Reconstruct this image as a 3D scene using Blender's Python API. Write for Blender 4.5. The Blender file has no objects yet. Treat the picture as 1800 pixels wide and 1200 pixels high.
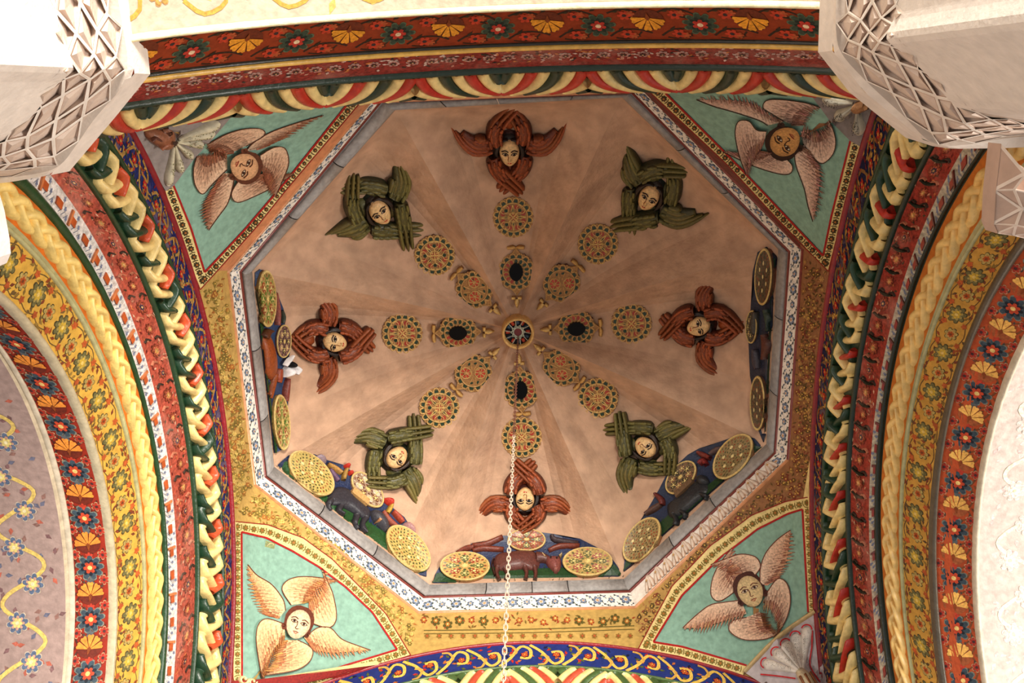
import bpy, math, random
import numpy as np
from mathutils import Vector, Matrix
from mathutils.bvhtree import BVHTree
from mathutils.geometry import delaunay_2d_cdt, tessellate_polygon
random.seed(7)
S = bpy.context.scene
COL = S.collection

# ------------------------------------------------------------------ camera, light, exposure
# world axes: X to the right of the picture, Y towards its lower edge, Z up; the eye is at the origin
RT = ((0.99914535, 0.03858648, -0.01482097), (-0.04121402, 0.95738778, -0.28584969), (0.00315949, 0.28621622, 0.95815985))
FPX = 1500.0
cam = bpy.data.cameras.new('camera'); cam.lens = 30.0; cam.sensor_width = 36.0; cam.clip_start = .05; cam.clip_end = 200
co = bpy.data.objects.new('camera', cam); COL.objects.link(co)
co.matrix_world = Matrix(((RT[0][0], -RT[1][0], -RT[2][0], 0), (RT[0][1], -RT[1][1], -RT[2][1], 0), (RT[0][2], -RT[1][2], -RT[2][2], 0), (0, 0, 0, 1)))
S.camera = co
w = bpy.data.worlds.new('world'); S.world = w; w.use_nodes = True
w.node_tree.nodes['Background'].inputs[0].default_value = (1.0, .955, .90, 1)
w.node_tree.nodes['Background'].inputs[1].default_value = .34
def area(name, loc, target, size, power, col):
    l = bpy.data.lights.new(name, 'AREA'); l.shape = 'SQUARE'; l.size = size; l.energy = power; l.color = col
    o = bpy.data.objects.new(name, l); COL.objects.link(o); o.location = loc
    d = Vector(target) - Vector(loc); o.rotation_euler = d.to_track_quat('-Z', 'Y').to_euler(); return o
area('daylight_front', (1.9, -7.6, -.5), (-.9, 3.2, 6.6), 3.0, 1950, (1.0, .93, .82))
area('daylight_side', (7.5, 1.2, .6), (-.8, 2.6, 6.2), 2.8, 640, (1.0, .94, .86))
area('daylight_left', (-7.5, -1.2, .0), (2.0, 3.6, 6.0), 2.6, 210, (1.0, .95, .88))
S.view_settings.view_transform = 'Standard'; S.view_settings.look = 'None'
S.view_settings.gamma = 1; S.view_settings.use_curve_mapping = False
S.view_settings.exposure = 0.34

# ------------------------------------------------------------------ helpers
def C(r, g, b):
    f = lambda c: (c / 255 / 12.92) if c / 255 <= .04045 else ((c / 255 + .055) / 1.055) ** 2.4
    return (f(r), f(g), f(b))
def ray(px, py):
    a = (px - 900) / FPX; b = (py - 600) / FPX
    return Vector((a * RT[0][0] + b * RT[1][0] + RT[2][0], a * RT[0][1] + b * RT[1][1] + RT[2][1], a * RT[0][2] + b * RT[1][2] + RT[2][2]))
def onz(px, py, z): d = ray(px, py); return d * (z / d.z)
def lerp(a, b, t): return a + (b - a) * t
def Z(x0, y0, s): return lambda pts: [(x0 + x / s, y0 + y / s) for x, y in pts]
def vary(c, a):
    k = 1 + random.uniform(-a, a); return (min(c[0] * k, 1), min(c[1] * k, 1), min(c[2] * k, 1))
class MB:
    def __init__(s): s.v = []; s.f = []; s.c = []
    def add(s, vs, fs, col):
        n = len(s.v); s.v.extend([tuple(x) for x in vs])
        s.f.extend([tuple(i + n for i in f) for f in fs])
        if isinstance(col, list): s.c.extend(col)
        else: s.c.extend([col] * len(vs))
    def join(s, o):
        n = len(s.v); s.v += o.v; s.c += o.c; s.f += [tuple(i + n for i in f) for f in o.f]
    def mesh(s, name, mat, smooth=True):
        m = bpy.data.meshes.new(name); m.from_pydata(s.v, [], s.f)
        a = m.color_attributes.new('Col', 'FLOAT_COLOR', 'POINT')
        arr = np.ones((len(s.v), 4), np.float32)
        if s.v: arr[:, :3] = np.array(s.c, np.float32)
        a.data.foreach_set('color', arr.ravel())
        if smooth: m.polygons.foreach_set('use_smooth', [True] * len(m.polygons))
        m.materials.append(mat); m.update(); return m
def ob(name, mb, mat, parent=None, smooth=True, **props):
    o = bpy.data.objects.new(name, mb.mesh(name, mat, smooth)); COL.objects.link(o)
    if parent is not None: o.parent = parent
    for k, v in props.items(): o[k] = v
    return o
def thing(name, label, cat, group=None, loc=None):
    o = bpy.data.objects.new(name, None); o.empty_display_size = .1; COL.objects.link(o)
    o['label'] = label; o['category'] = cat
    if group: o['group'] = group
    return o
def origin_to(root, p):
    # put the Empty of a thing on the thing itself, its parts stay where they are
    root.location = p
    for ch in root.children: ch.matrix_parent_inverse = Matrix.Translation(-Vector(p))

def mat(name, rough=.6, spec=.3, ns=30, na=.25, bump=.15, bs=60, coat=0, dirt=0, dirtc=(.2, .12, .08)):
    m = bpy.data.materials.new(name); m.use_nodes = True; nt = m.node_tree; N = nt.nodes; L = nt.links
    b = N['Principled BSDF']; b.inputs['Roughness'].default_value = rough; b.inputs['Specular IOR Level'].default_value = spec
    if coat: b.inputs['Coat Weight'].default_value = coat; b.inputs['Coat Roughness'].default_value = .25
    at = N.new('ShaderNodeAttribute'); at.attribute_name = 'Col'
    tc = N.new('ShaderNodeTexCoord')
    no = N.new('ShaderNodeTexNoise'); no.inputs['Scale'].default_value = ns; no.inputs['Detail'].default_value = 6; L.new(tc.outputs['Object'], no.inputs['Vector'])
    r = N.new('ShaderNodeMapRange'); r.inputs[1].default_value = .3; r.inputs[2].default_value = .7; r.inputs[3].default_value = 1 - na; r.inputs[4].default_value = 1 + na * .5
    L.new(no.outputs['Fac'], r.inputs[0])
    mx = N.new('ShaderNodeVectorMath'); mx.operation = 'SCALE'; L.new(at.outputs['Color'], mx.inputs[0]); L.new(r.outputs[0], mx.inputs['Scale'])
    out = mx.outputs[0]
    if dirt:
        n2 = N.new('ShaderNodeTexNoise'); n2.inputs['Scale'].default_value = 3.1; n2.inputs['Detail'].default_value = 8; n2.inputs['Roughness'].default_value = .65; L.new(tc.outputs['Object'], n2.inputs['Vector'])
        r2 = N.new('ShaderNodeMapRange'); r2.inputs[1].default_value = .5; r2.inputs[2].default_value = .75; r2.inputs[3].default_value = 0; r2.inputs[4].default_value = dirt; L.new(n2.outputs['Fac'], r2.inputs[0])
        mm = N.new('ShaderNodeMix'); mm.data_type = 'RGBA'; mm.blend_type = 'MIX'; L.new(r2.outputs[0], mm.inputs[0]); L.new(out, mm.inputs[6]); mm.inputs[7].default_value = (*dirtc, 1); out = mm.outputs[2]
    L.new(out, b.inputs['Base Color'])
    n3 = N.new('ShaderNodeTexNoise'); n3.inputs['Scale'].default_value = bs; n3.inputs['Detail'].default_value = 5; L.new(tc.outputs['Object'], n3.inputs['Vector'])
    bp = N.new('ShaderNodeBump'); bp.inputs['Strength'].default_value = bump; bp.inputs['Distance'].default_value = .02; L.new(n3.outputs['Fac'], bp.inputs['Height']); L.new(bp.outputs[0], b.inputs['Normal'])
    return m
M_wall = mat('painted_plaster', .7, .25, 22, .22, .2, 45)
M_worn = mat('worn_painted_plaster', .65, .3, 40, .5, .5, 60, dirt=.35, dirtc=C(225, 185, 165))
M_paint = mat('mural_paint', .6, .3, 60, .35, .1, 90)
M_gloss = mat('glossy_enamel_paint', .38, .5, 18, .25, .25, 40, coat=.25)
M_carv = mat('painted_carved_wood', .48, .4, 50, .3, .35, 55, coat=.15)
M_dome = mat('dome_plaster', .8, .2, 6, .24, .5, 22, dirt=.3, dirtc=C(160, 118, 100))
M_stone = mat('white_carved_stone', .8, .2, 14, .10, .25, 40)
M_grey = mat('grey_stone_moulding', .7, .25, 25, .25, .25, 50)
M_glass = mat('dark_glass', .35, .15, 8, .1, .02, 20)
M_metal = mat('rusty_chain_metal', .5, .5, 80, .4, .2, 90)

# ---- drawing on a surface frame F(u, v, h) -> Vector
def sub(F, cu, cv, ang=0, sc=1.0, sv=None, hs=1.0):
    c, s_ = math.cos(ang), math.sin(ang); sv = sc if sv is None else sv
    def G(u, v, h):
        u = u * sc; v = v * sv
        return F(cu + u * c - v * s_, cv + u * s_ + v * c, h * hs)
    return G
def flat(mb, F, poly, h, col):
    vs = [F(x, y, h) for x, y in poly]
    if len(poly) < 5: mb.add(vs, [tuple(range(len(poly)))], col); return
    t = tessellate_polygon([[Vector((x, y, 0)) for x, y in poly]])
    mb.add(vs, t, col)
def star(mb, F, cu, cv, r, n, inner, h, col, rot=0, pts=2, ar=1.0):
    vs = [F(cu, cv, h)]; m = n * pts
    if n >= 6 and pts == 2:
        m = n * 4
        for i in range(m):
            a = 2 * math.pi * i / m; k = inner + (1 - inner) * abs(math.cos(a * n / 2)) ** .6; a += rot
            vs.append(F(cu + r * k * math.cos(a), cv + r * k * ar * math.sin(a), h))
        mb.add(vs, [(0, 1 + i, 1 + (i + 1) % m) for i in range(m)], col); return
    for i in range(m):
        a = rot + 2 * math.pi * i / m
        k = inner + (1 - inner) * (abs(math.cos(a * n / 2 - rot * n / 2))) if pts > 2 else (1 if i % 2 == 0 else inner)
        vs.append(F(cu + r * k * math.cos(a), cv + r * k * ar * math.sin(a), h))
    mb.add(vs, [(0, 1 + i, 1 + (i + 1) % m) for i in range(m)], col)
def disc(mb, F, cu, cv, r, h, col, n=10, ar=1.0, rot=0):
    c, s_ = math.cos(rot), math.sin(rot); vs = [F(cu, cv, h)]
    for i in range(n):
        a = 2 * math.pi * i / n; x = r * math.cos(a); y = r * ar * math.sin(a)
        vs.append(F(cu + x * c - y * s_, cv + x * s_ + y * c, h))
    mb.add(vs, [(0, 1 + i, 1 + (i + 1) % n) for i in range(n)], col)
def catmull(p, k=4, closed=False):
    out = []; n = len(p)
    if n < 3 and not closed: return [tuple(p[0] + (p[1] - p[0]) * 0 if False else lerp(np.array(p[0], float), np.array(p[-1], float), i / k)) for i in range(k + 1)]
    rng = range(n) if closed else range(n - 1)
    for i in rng:
        p0 = p[(i - 1) % n] if closed or i > 0 else p[0]; p1 = p[i]; p2 = p[(i + 1) % n]; p3 = p[(i + 2) % n] if closed or i + 2 < n else p[-1]
        for j in range(k):
            t = j / k
            out.append(tuple(.5 * ((2 * b) + (-a + c) * t + (2 * a - 5 * b + 4 * c - d) * t * t + (-a + 3 * b - 3 * c + d) * t ** 3) for a, b, c, d in zip(p0, p1, p2, p3)))
    if not closed: out.append(tuple(p[-1]))
    return out
def line(mb, F, pts, wd, h, col, k=3, taper=False):
    # a painted line
    P = catmull(pts, k) if k > 1 else pts; n = len(P); vs = []
    for i, (x, y) in enumerate(P):
        a = P[max(i - 1, 0)]; b = P[min(i + 1, n - 1)]; dx, dy = b[0] - a[0], b[1] - a[1]; l = math.hypot(dx, dy) or 1
        ww = wd * .5 * ((1 - .85 * i / (n - 1)) if taper else 1)
        vs += [F(x - dy / l * ww, y + dx / l * ww, h), F(x + dy / l * ww, y - dx / l * ww, h)]
    mb.add(vs, [(2 * i, 2 * i + 1, 2 * i + 3, 2 * i + 2) for i in range(n - 1)], col)
def ridge(mb, F, pts, wd, h0, h1, col, k=4, seg=5, ends=True, col2=None):
    # a rounded raised strap: pts (u, v), wd = half width (number or list), from height h0 up to h1 (h1 number or list)
    if not isinstance(wd, (list, tuple)): wd = [wd] * len(pts)
    if not isinstance(h1, (list, tuple)): h1 = [h1] * len(pts)
    if not isinstance(h0, (list, tuple)): h0 = [h0] * len(pts)
    P = catmull([(p[0], p[1], a, b, c) for p, a, b, c in zip(pts, wd, h0, h1)], k) if k > 1 else [(p[0], p[1], a, b, c) for p, a, b, c in zip(pts, wd, h0, h1)]
    n = len(P); vs = []; cs = []
    for i, q in enumerate(P):
        a = P[max(i - 1, 0)]; b = P[min(i + 1, n - 1)]; dx, dy = b[0] - a[0], b[1] - a[1]; l = math.hypot(dx, dy) or 1
        for j in range(seg + 1):
            t = math.pi * j / seg; o = max(q[2], 1e-5) * math.cos(t)
            vs.append(F(q[0] - dy / l * o, q[1] + dx / l * o, q[3] + (q[4] - q[3]) * math.sin(t)))
            if col2: f = math.sin(t) ** 2; cs.append(tuple(col2[m] + (col[m] - col2[m]) * f for m in range(3)))
    fs = []; s1 = seg + 1
    for i in range(n - 1):
        for j in range(seg): fs.append((i * s1 + j, i * s1 + j + 1, (i + 1) * s1 + j + 1, (i + 1) * s1 + j))
    if ends: fs += [tuple(range(s1)), tuple((n - 1) * s1 + j for j in range(seg, -1, -1))]
    mb.add(vs, fs, cs if col2 else col)
def cushion(mb, F, poly, h0, h1, col, rings=4, c=None, k=3, rimcol=None):
    P = catmull(poly, k, True) if k > 1 else poly; n = len(P)
    if c is None: c = (sum(p[0] for p in P) / n, sum(p[1] for p in P) / n)
    vs = []; cs = []
    for r in range(rings):
        t = r / rings; s_ = math.cos(t * math.pi / 2) ; hh = h0 + (h1 - h0) * math.sin(t * math.pi / 2)
        for p in P:
            vs.append(F(c[0] + (p[0] - c[0]) * s_, c[1] + (p[1] - c[1]) * s_, hh)); cs.append(rimcol if (rimcol and r == 0) else col)
    vs.append(F(c[0], c[1], h1)); cs.append(col); fs = []
    for r in range(rings - 1):
        for i in range(n): fs.append((r * n + i, r * n + (i + 1) % n, (r + 1) * n + (i + 1) % n, (r + 1) * n + i))
    b = (rings - 1) * n
    for i in range(n): fs.append((b + i, b + (i + 1) % n, rings * n))
    mb.add(vs, fs, cs)
def slab(mb, F, poly, h0, h1, col, side=None):
    n = len(poly); vs = [F(x, y, h1) for x, y in poly] + [F(x, y, h0) for x, y in poly]
    t = [tuple(q) for q in tessellate_polygon([[Vector((x, y, 0)) for x, y in poly]])]
    side = side or col
    mb.add(vs[:n], t, col)
    mb.add(vs, [(i, (i + 1) % n, n + (i + 1) % n, n + i) for i in range(n)], side)
def panel(mb, F, poly, h, col, step):
    # flat colour on a curved surface: triangulated with inner points so that it follows it
    P = []
    n = len(poly)
    for i in range(n):
        a, b = poly[i], poly[(i + 1) % n]; m = max(1, int(math.hypot(b[0] - a[0], b[1] - a[1]) / step))
        P += [(lerp(a[0], b[0], j / m), lerp(a[1], b[1], j / m)) for j in range(m)]
    def inside(x, y):
        r = False
        for i in range(n):
            (x1, y1), (x2, y2) = poly[i], poly[(i + 1) % n]
            if (y1 > y) != (y2 > y) and x < (x2 - x1) * (y - y1) / (y2 - y1) + x1: r = not r
        return r
    xs = [p[0] for p in P]; ys = [p[1] for p in P]; I = []
    y = min(ys) + step * .5
    while y < max(ys):
        x = min(xs) + step * .5
        while x < max(xs):
            if inside(x, y) and min((x - a) ** 2 + (y - b) ** 2 for a, b in P) > (step * .4) ** 2: I.append((x, y))
            x += step
        y += step
    m = len(P)
    r = delaunay_2d_cdt([Vector(p) for p in P + I], [], [list(range(m))], 1, 1e-6)
    mb.add([F(v.x, v.y, h) for v in r[0]], [tuple(f) for f in r[2]], col)
def grid(mb, fn, nu, nv, col):
    vs = [fn(i / nu, j / nv) for i in range(nu + 1) for j in range(nv + 1)]
    mb.add(vs, [(i * (nv + 1) + j, i * (nv + 1) + j + 1, (i + 1) * (nv + 1) + j + 1, (i + 1) * (nv + 1) + j) for i in range(nu) for j in range(nv)], col)
def bvh_of(mb): return BVHTree.FromPolygons([Vector(v) for v in mb.v], mb.f)
def surf_frame(bvh, k=.005, N=None, c=None):
    # F(px, py, h): the point where the line of sight of that point of the picture meets the surface, raised by h * k metres
    O = Vector((0, 0, 0)); base = None
    if c is not None:
        hit = bvh.ray_cast(O, ray(*c).normalized()); base = hit[0]
        if N is None:
            N = Vector((0, 0, 0))
            for dx in (-25, 0, 25):
                for dy in (-25, 0, 25):
                    q = bvh.ray_cast(O, ray(c[0] + dx, c[1] + dy).normalized())
                    if q[0] is not None: N += q[1] if q[1].dot(ray(*c)) < 0 else -q[1]
            N.normalize()
    def F(px, py, h):
        d = ray(px, py).normalized(); hit = bvh.ray_cast(O, d)
        if hit[0] is None:
            if base is not None and abs(d.dot(N)) > 1e-3: return d * (base.dot(N) / d.dot(N)) + N * h * k
            q = bvh.find_nearest(d * 6.2); n = q[1] if q[1].dot(d) < 0 else -q[1]
            return q[0] + n * (h * k)
        n = N
        if n is None: n = hit[1] if hit[1].dot(d) < 0 else -hit[1]
        return hit[0] + n * (h * k)
    F.N = N; F.base = base
    return F
def plane_frame(bvh, c, k=.005, size=60, tilt=None):
    # a flat frame tangent to the surface around picture point c, touching its highest part
    O = Vector((0, 0, 0)); pts = []
    for dx in (-1, -.5, 0, .5, 1):
        for dy in (-1, -.5, 0, .5, 1):
            q = bvh.ray_cast(O, ray(c[0] + dx * size, c[1] + dy * size).normalized())
            if q[0] is not None: pts.append(np.array(q[0]))
    P = np.array(pts); m = P.mean(0); N = np.linalg.svd(P - m)[2][2]; N = Vector(N); m = Vector(m)
    if N.dot(m) > 0: N = -N
    off = N.dot(m)
    def F(px, py, h):
        d = ray(px, py); return d * (off / d.dot(N)) + N * h * k
    F.N = N; F.base = F(c[0], c[1], 0)
    return F

# colours of the paints
CREAM = C(243, 214, 140); GREEN = C(30, 62, 40); RED = C(190, 45, 32); DRED = C(128, 24, 26); BLUE = C(34, 58, 128); GOLD = C(204, 160, 78)
TEAL = C(142, 182, 164); OCHRE = C(214, 160, 60); ORANGE = C(208, 110, 34); BROWN = C(120, 62, 34); WHITE = C(236, 226, 212)
PCREAM = C(240, 218, 150)

# ------------------------------------------------------------------ the octagon, its dome
inner_px = [(695, 193), (1093, 171), (1368, 438), (1347, 780), (1097, 1017), (755, 1027), (482, 820), (443, 477)]
outer_px = [(670, 178), (1110, 162), (1387, 442), (1362, 795), (1107, 1038), (745, 1048), (467, 837), (423, 477)]
strip_px = [(650, 178), (1134, 158), (1412, 438), (1386, 808), (1117, 1068), (735, 1077), (447, 852), (400, 478)]
ZI, ZO, ZS = 7.13, 7.0, 6.80
RI = [onz(*p, ZI) for p in inner_px]; RO = [onz(*p, ZO) for p in outer_px]; RS = [onz(*p, ZS) for p in strip_px]
CEN = Vector((.066, 2.325, 0)); APEX = 1.03
def dome_pt(side, w_, t):
    a, b = RI[side], RI[(side + 1) % 8]; e = a.lerp(b, w_); u = 1 - abs(2 * w_ - 1)      # u: 0 at the corner, 1 mid side
    f = min(1, u * 2.1); f = f * (1 - .16 * (1 - u))
    rho = math.cos(t * math.pi / 2)
    zl = (1 - rho ** 2.25) ** (1 / 2.1); zr = (1 - rho ** 1.22) ** (1 / 1.08)
    z = ZI + APEX * (zr + (zl - zr) * f)
    return Vector((CEN.x + (e.x - CEN.x) * rho, CEN.y + (e.y - CEN.y) * rho, z))
dome = MB(); DW = [0, .06, .13, .2, .265, .34, .42, .5, .58, .66, .735, .8, .87, .94, 1]
for s in range(8):
    lobe = MB(); n = 26
    cs = C(206, 168, 140)
    vs = [dome_pt(s, w_, j / n) for j in range(n + 1) for w_ in DW]; m = len(DW)
    lobe.add(vs, [(j * m + i, j * m + i + 1, (j + 1) * m + i + 1, (j + 1) * m + i) for j in range(n) for i in range(m - 1)], cs)
    dome.join(lobe)
B_dome = bvh_of(dome)
od = ob('ceiling', dome, M_dome, None, True, kind='structure')
# keep the folds crisp
bpy.context.view_layer.objects.active = od
mod = od.modifiers.new('edges', 'EDGE_SPLIT'); mod.split_angle = math.radians(9)
# roof shell above the dome so that no light leaks through it
sh = MB(); rad = 5.2
sh.add([(CEN.x - rad, CEN.y - rad, 8.45), (CEN.x + rad, CEN.y - rad, 8.45), (CEN.x + rad, CEN.y + rad, 8.45), (CEN.x - rad, CEN.y + rad, 8.45)], [(0, 1, 2, 3)], C(120, 100, 85))
ob('ceiling_roof', sh, M_dome, None, False, kind='structure')

# grey octagonal cornice: one moulding per side, each a run of stones
tr = bpy.data.objects.new('trim_1', None); COL.objects.link(tr); tr['kind'] = 'structure'
prof = [(0, 0, .02), (-.02, .06, 0), (.0, .2, -.06), (.12, .42, -.075), (.3, .7, -.06), (.5, .88, -.02), (.8, 1, .02), (1.1, 1.02, .08)]
def corn(s, t, k):
    # k runs over the profile from the outer to the inner edge
    a = RO[s].lerp(RO[(s + 1) % 8], t); b = RI[s].lerp(RI[(s + 1) % 8], t)
    return a, b
for s in range(8):
    nst = [4, 3, 3, 3, 4, 3, 3, 3][s]; cuts = [0] + sorted([(i + 1) / nst + random.uniform(-.06, .06) for i in range(nst - 1)]) + [1]
    for i in range(nst):
        mb = MB(); t0 = cuts[i] + (.0025 if i else 0); t1 = cuts[i + 1] - (.0025 if i < nst - 1 else 0); vs = []; col = vary(C(168, 164, 162), .05)
        for t in (t0, t1):
            a, b = corn(s, t, 0); dwn = Vector((0, 0, 1))
            L_ = (b - a)
            hor = Vector((L_.x, L_.y, 0)); hl = hor.length; hn = hor.normalized()
            ring = []
            for th in np.linspace(-30, 200, 12):
                r = math.radians(th)
                ring.append(a + hn * (hl * .5 - math.cos(r) * hl * .52) + Vector((0, 0, .07 - math.sin(r) * .085)))
            ring.append(ring[-1] + Vector((0, 0, .12))); ring.insert(0, ring[0] + Vector((0, 0, .12)))
            vs += ring
        m = len(vs) // 2
        mb.add(vs, [(j, j + 1, m + j + 1, m + j) for j in range(m - 1)] + [tuple(range(m)), tuple(range(2 * m - 1, m - 1, -1))], col)
        ob('cornice_stone', mb, M_grey, tr)
# dark red fillet and white flowered fascia below the cornice
F_side = []
def fascia_frame(s):
    a0, a1 = RO[s], RO[(s + 1) % 8]; b0, b1 = RS[s], RS[(s + 1) % 8]
    L_ = (a1 - a0).length; W_ = ((b0 + b1) / 2 - (a0 + a1) / 2).length
    n = ((a1 - a0).cross(b0 - a0)).normalized()
    if n.dot(a0) > 0: n = -n
    def F(u, v, h):
        t = u / L_; q = v / W_; return a0.lerp(a1, t).lerp(b0.lerp(b1, t), q) + n * h
    F.L = L_; F.W = W_; return F
t2 = bpy.data.objects.new('trim_2', None); COL.objects.link(t2); t2['kind'] = 'structure'
for s in range(8):
    F = fascia_frame(s); mb = MB(); L_, W_ = F.L, F.W
    grid(mb, lambda a, b: F(a * L_, b * W_, 0), 6, 2, C(250, 244, 234))
    ob('white_fascia', mb, M_wall, t2)
    mb = MB(); ridge(mb, F, [(0, .01), (L_, .01)], .012, 0, .014, C(128, 52, 44), 1); ob('red_fillet', mb, M_gloss, t2)
    mb = MB(); ridge(mb, F, [(0, W_ - .004), (L_, W_ - .004)], .016, -.004, .016, C(222, 156, 110) if s not in (1, 2) else C(138, 58, 52), 1); ob('pink_fillet', mb, M_gloss, t2)
    mb = MB(); p = .125; n = int(L_ / p); c1 = C(126, 142, 172); c2 = C(214, 160, 110); dk = C(70, 84, 84)
    if s == 3:      # acanthus leaves carved on the lower right run
        for i in range(n - 1):
            u = (i + 1.2) * L_ / (n + 1) - .02; nm = MB(); G = sub(F, u, W_ * .5)
            for j in (-1, 0, 1): ridge(nm, G, [(j * .012, -W_ * .36), (j * .03 + .008, 0), (j * .045 + .02, W_ * .36)], [.008, .024, .012], .001, .022 - abs(j) * .006, C(244, 232, 218), 3, 4, False, C(190, 140, 100))
            disc(nm, G, .015, -.02, .012, .026, C(205, 165, 110), 8); ob('acanthus_leaf', nm, M_wall, t2)
        n = 1
    for i in range(n):
        u = (i + .5) * L_ / (n if s != 3 else 14); v = W_ * .52; st = (i % 3)
        r = .052 if i % 2 == 0 else .034
        star(mb, F, u, v, r, 6, .62, .0015, dk, random.random(), 2); star(mb, F, u, v, r * .86, 6, .6, .003, c1, random.random(), 2); star(mb, F, u, v, r * .5, 5, .6, .0045, C(236, 226, 214)); disc(mb, F, u, v, r * .25, .006, c2, 6)
        for q in range(7):
            H = sub(F, u + random.uniform(-.06, .06), W_ * random.uniform(.14, .9), random.uniform(0, 6.3)); flat(mb, H, [(0, 0), (.008, .006), (.022, 0), (.008, -.006)], .0012, random.choice([dk, C(150, 150, 140), C(120, 130, 120)]))
        for sg in (-1, 1):
            line(mb, F, [(u + sg * .03, v + .05 * sg), (u + sg * .06, v + .055 * sg), (u + sg * .085, v + .02 * sg)], .006, .0015, dk)
            disc(mb, F, u + sg * .062, v - sg * .045, .014, .0015, c1 if sg > 0 else dk, 6, .6, .6)
            disc(mb, F, u + sg * .04, v + sg * .062, .012, .0015, dk, 6, .6, -.6)
    ob('painted_flowers', mb, M_paint, t2, False, kind='stuff')

# ------------------------------------------------------------------ the four arches
# each edge: (distance outwards from the centre of the bay, centre along the wall, centre height, radius)
ED_L = [(2.33, 2.331, 3.056, 3.193), (2.34, 2.345, 3.058, 2.937), (2.42, 2.302, 3.141, 2.594), (2.46, 2.28, 2.85, 2.62), (2.50, 2.303, 2.896, 2.499), (2.51, 2.293, 2.973, 2.401), (2.58, 2.329, 3.0, 2.24), (2.60, 2.345, 3.03, 2.205), (2.70, 2.40, 3.02, 2.0), (2.72, 2.40, 3.02, 1.965), (2.92, 2.329, 2.885, 2.023), (2.94, 2.318, 2.8, 2.07), (4.8, 2.32, 2.8, 2.07)]
ED_R = [(2.33, 2.542, 1.939, 4.32), (2.34, 2.56, 2.13, 3.889), (2.42, 2.493, 2.63, 3.143), (2.46, 2.47, 2.45, 3.07), (2.50, 2.477, 2.623, 2.871), (2.51, 2.445, 2.632, 2.816), (2.58, 2.512, 2.632, 2.68), (2.60, 2.54, 2.66, 2.65), (2.70, 2.56, 2.45, 2.65), (2.72, 2.58, 2.48, 2.62), (2.92, 2.589, 2.514, 2.425), (2.94, 2.587, 2.507, 2.429), (4.8, 2.587, 2.507, 2.429)]
ED_B = [(2.33, -.037, 3.168, 3.209), (2.34, -.03, 3.0, 3.06), (2.42, .0, 3.05, 2.7), (2.46, .03, 2.9, 2.6), (2.5, .03, 2.9, 2.5), (2.6, .03, 3.0, 2.25), (3.0, .03, 3.0, 1.95), (4.2, .03, 3.0, 1.95)]
ED_T = [(2.285, .06, 3.1, 2.93), (2.43, .06, 3.1, 2.66), (2.535, .06, 3.0, 2.50), (2.56, .06, 3.0, 2.47), (2.74, .06, 3.0, 2.20), (2.765, .06, 3.0, 2.18), (4.8, .06, 3.0, 2.12)]
AX = {'L': (0, -1), 'R': (0, 1), 'B': (1, 1), 'T': (1, -1)}
EDS = {'L': ED_L, 'R': ED_R, 'B': ED_B, 'T': ED_T}
CB = (.064, 2.32)
def arch_pt(sd, e, th):
    ax, sg = AX[sd]; W, a0, z0, r = e
    a = a0 + r * math.sin(th); z = z0 + r * math.cos(th)
    if sd == 'T': W = W - .08 * min(2.2, (th / .72) ** 2)
    return Vector((CB[0] + sg * W, a, z)) if ax == 0 else Vector((a, CB[1] + sg * W, z))
def th_at(e, a):   # angle at which the edge reaches coordinate a along the wall
    x = max(-1, min(1, (a - e[1]) / e[3])); return math.asin(x)
def band_frame(sd, i, j=None, off=0):
    E = EDS[sd]; A, B = E[i], E[i + 1 if j is None else j]; rm = (A[3] + B[3]) / 2
    mid0 = arch_pt(sd, A, 0); mid1 = arch_pt(sd, B, 0); W_ = (mid1 - mid0).length
    def F(u, v, h):
        th = u / rm; t = v / W_
        a = arch_pt(sd, A, th); b = arch_pt(sd, B, th); p = a + (b - a) * t
        d = (b - a)
        tn = arch_pt(sd, A, th + .01) - arch_pt(sd, A, th - .01)
        n = tn.cross(d)
        if n.length < 1e-9: n = Vector((0, 0, -1))
        n.normalize()
        ax, sg = AX[sd]; inward = Vector((-sg, 0, 0)) if ax == 0 else Vector((0, -sg, 0))
        inward = inward + Vector((0, 0, -.6))
        if n.dot(inward) < 0: n = -n
        return p + n * (h + off)
    F.W = W_; F.r = rm; F.A = A; F.B = B
    # mitre limits, measured along the band
    ax = AX[sd][0]; c = CB[1] if ax == 0 else CB[0]
    Wm = (A[0] + B[0]) / 2
    F.u0 = rm * min(th_at(A, c - Wm), th_at(B, c - Wm)); F.u1 = rm * max(th_at(A, c + Wm), th_at(B, c + Wm))
    F.lim = lambda t, e0=A, e1=B: (0, 0)
    return F
def band(parent, name, sd, i, col, m, j=None, off=0, nu=56, nv=2, **pr):
    E = EDS[sd]; A, B = E[i], E[i + 1 if j is None else j]; ax, sg = AX[sd]; c = CB[1] if ax == 0 else CB[0]
    mb = MB(); vs = []
    for q in range(nv + 1):
        t = q / nv; e = tuple(lerp(x, y, t) for x, y in zip(A, B)); lo, hi = th_at(e, c - min(e[0], 3.3)), th_at(e, c + min(e[0], 3.3))
        for p in range(nu + 1): vs.append(arch_pt(sd, e, lerp(lo, hi, p / nu)))
    m_ = nu + 1
    mb.add(vs, [(q * m_ + p, q * m_ + p + 1, (q + 1) * m_ + p + 1, (q + 1) * m_ + p) for q in range(nv) for p in range(nu)], col)
    return ob(name, mb, m, parent, True, **pr)
walls = {}
for sd, nm in (('L', 'wall_left'), ('R', 'wall_right'), ('B', 'wall_bottom'), ('T', 'wall_top')):
    o = bpy.data.objects.new(nm, None); COL.objects.link(o); o['kind'] = 'structure'; walls[sd] = o

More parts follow.
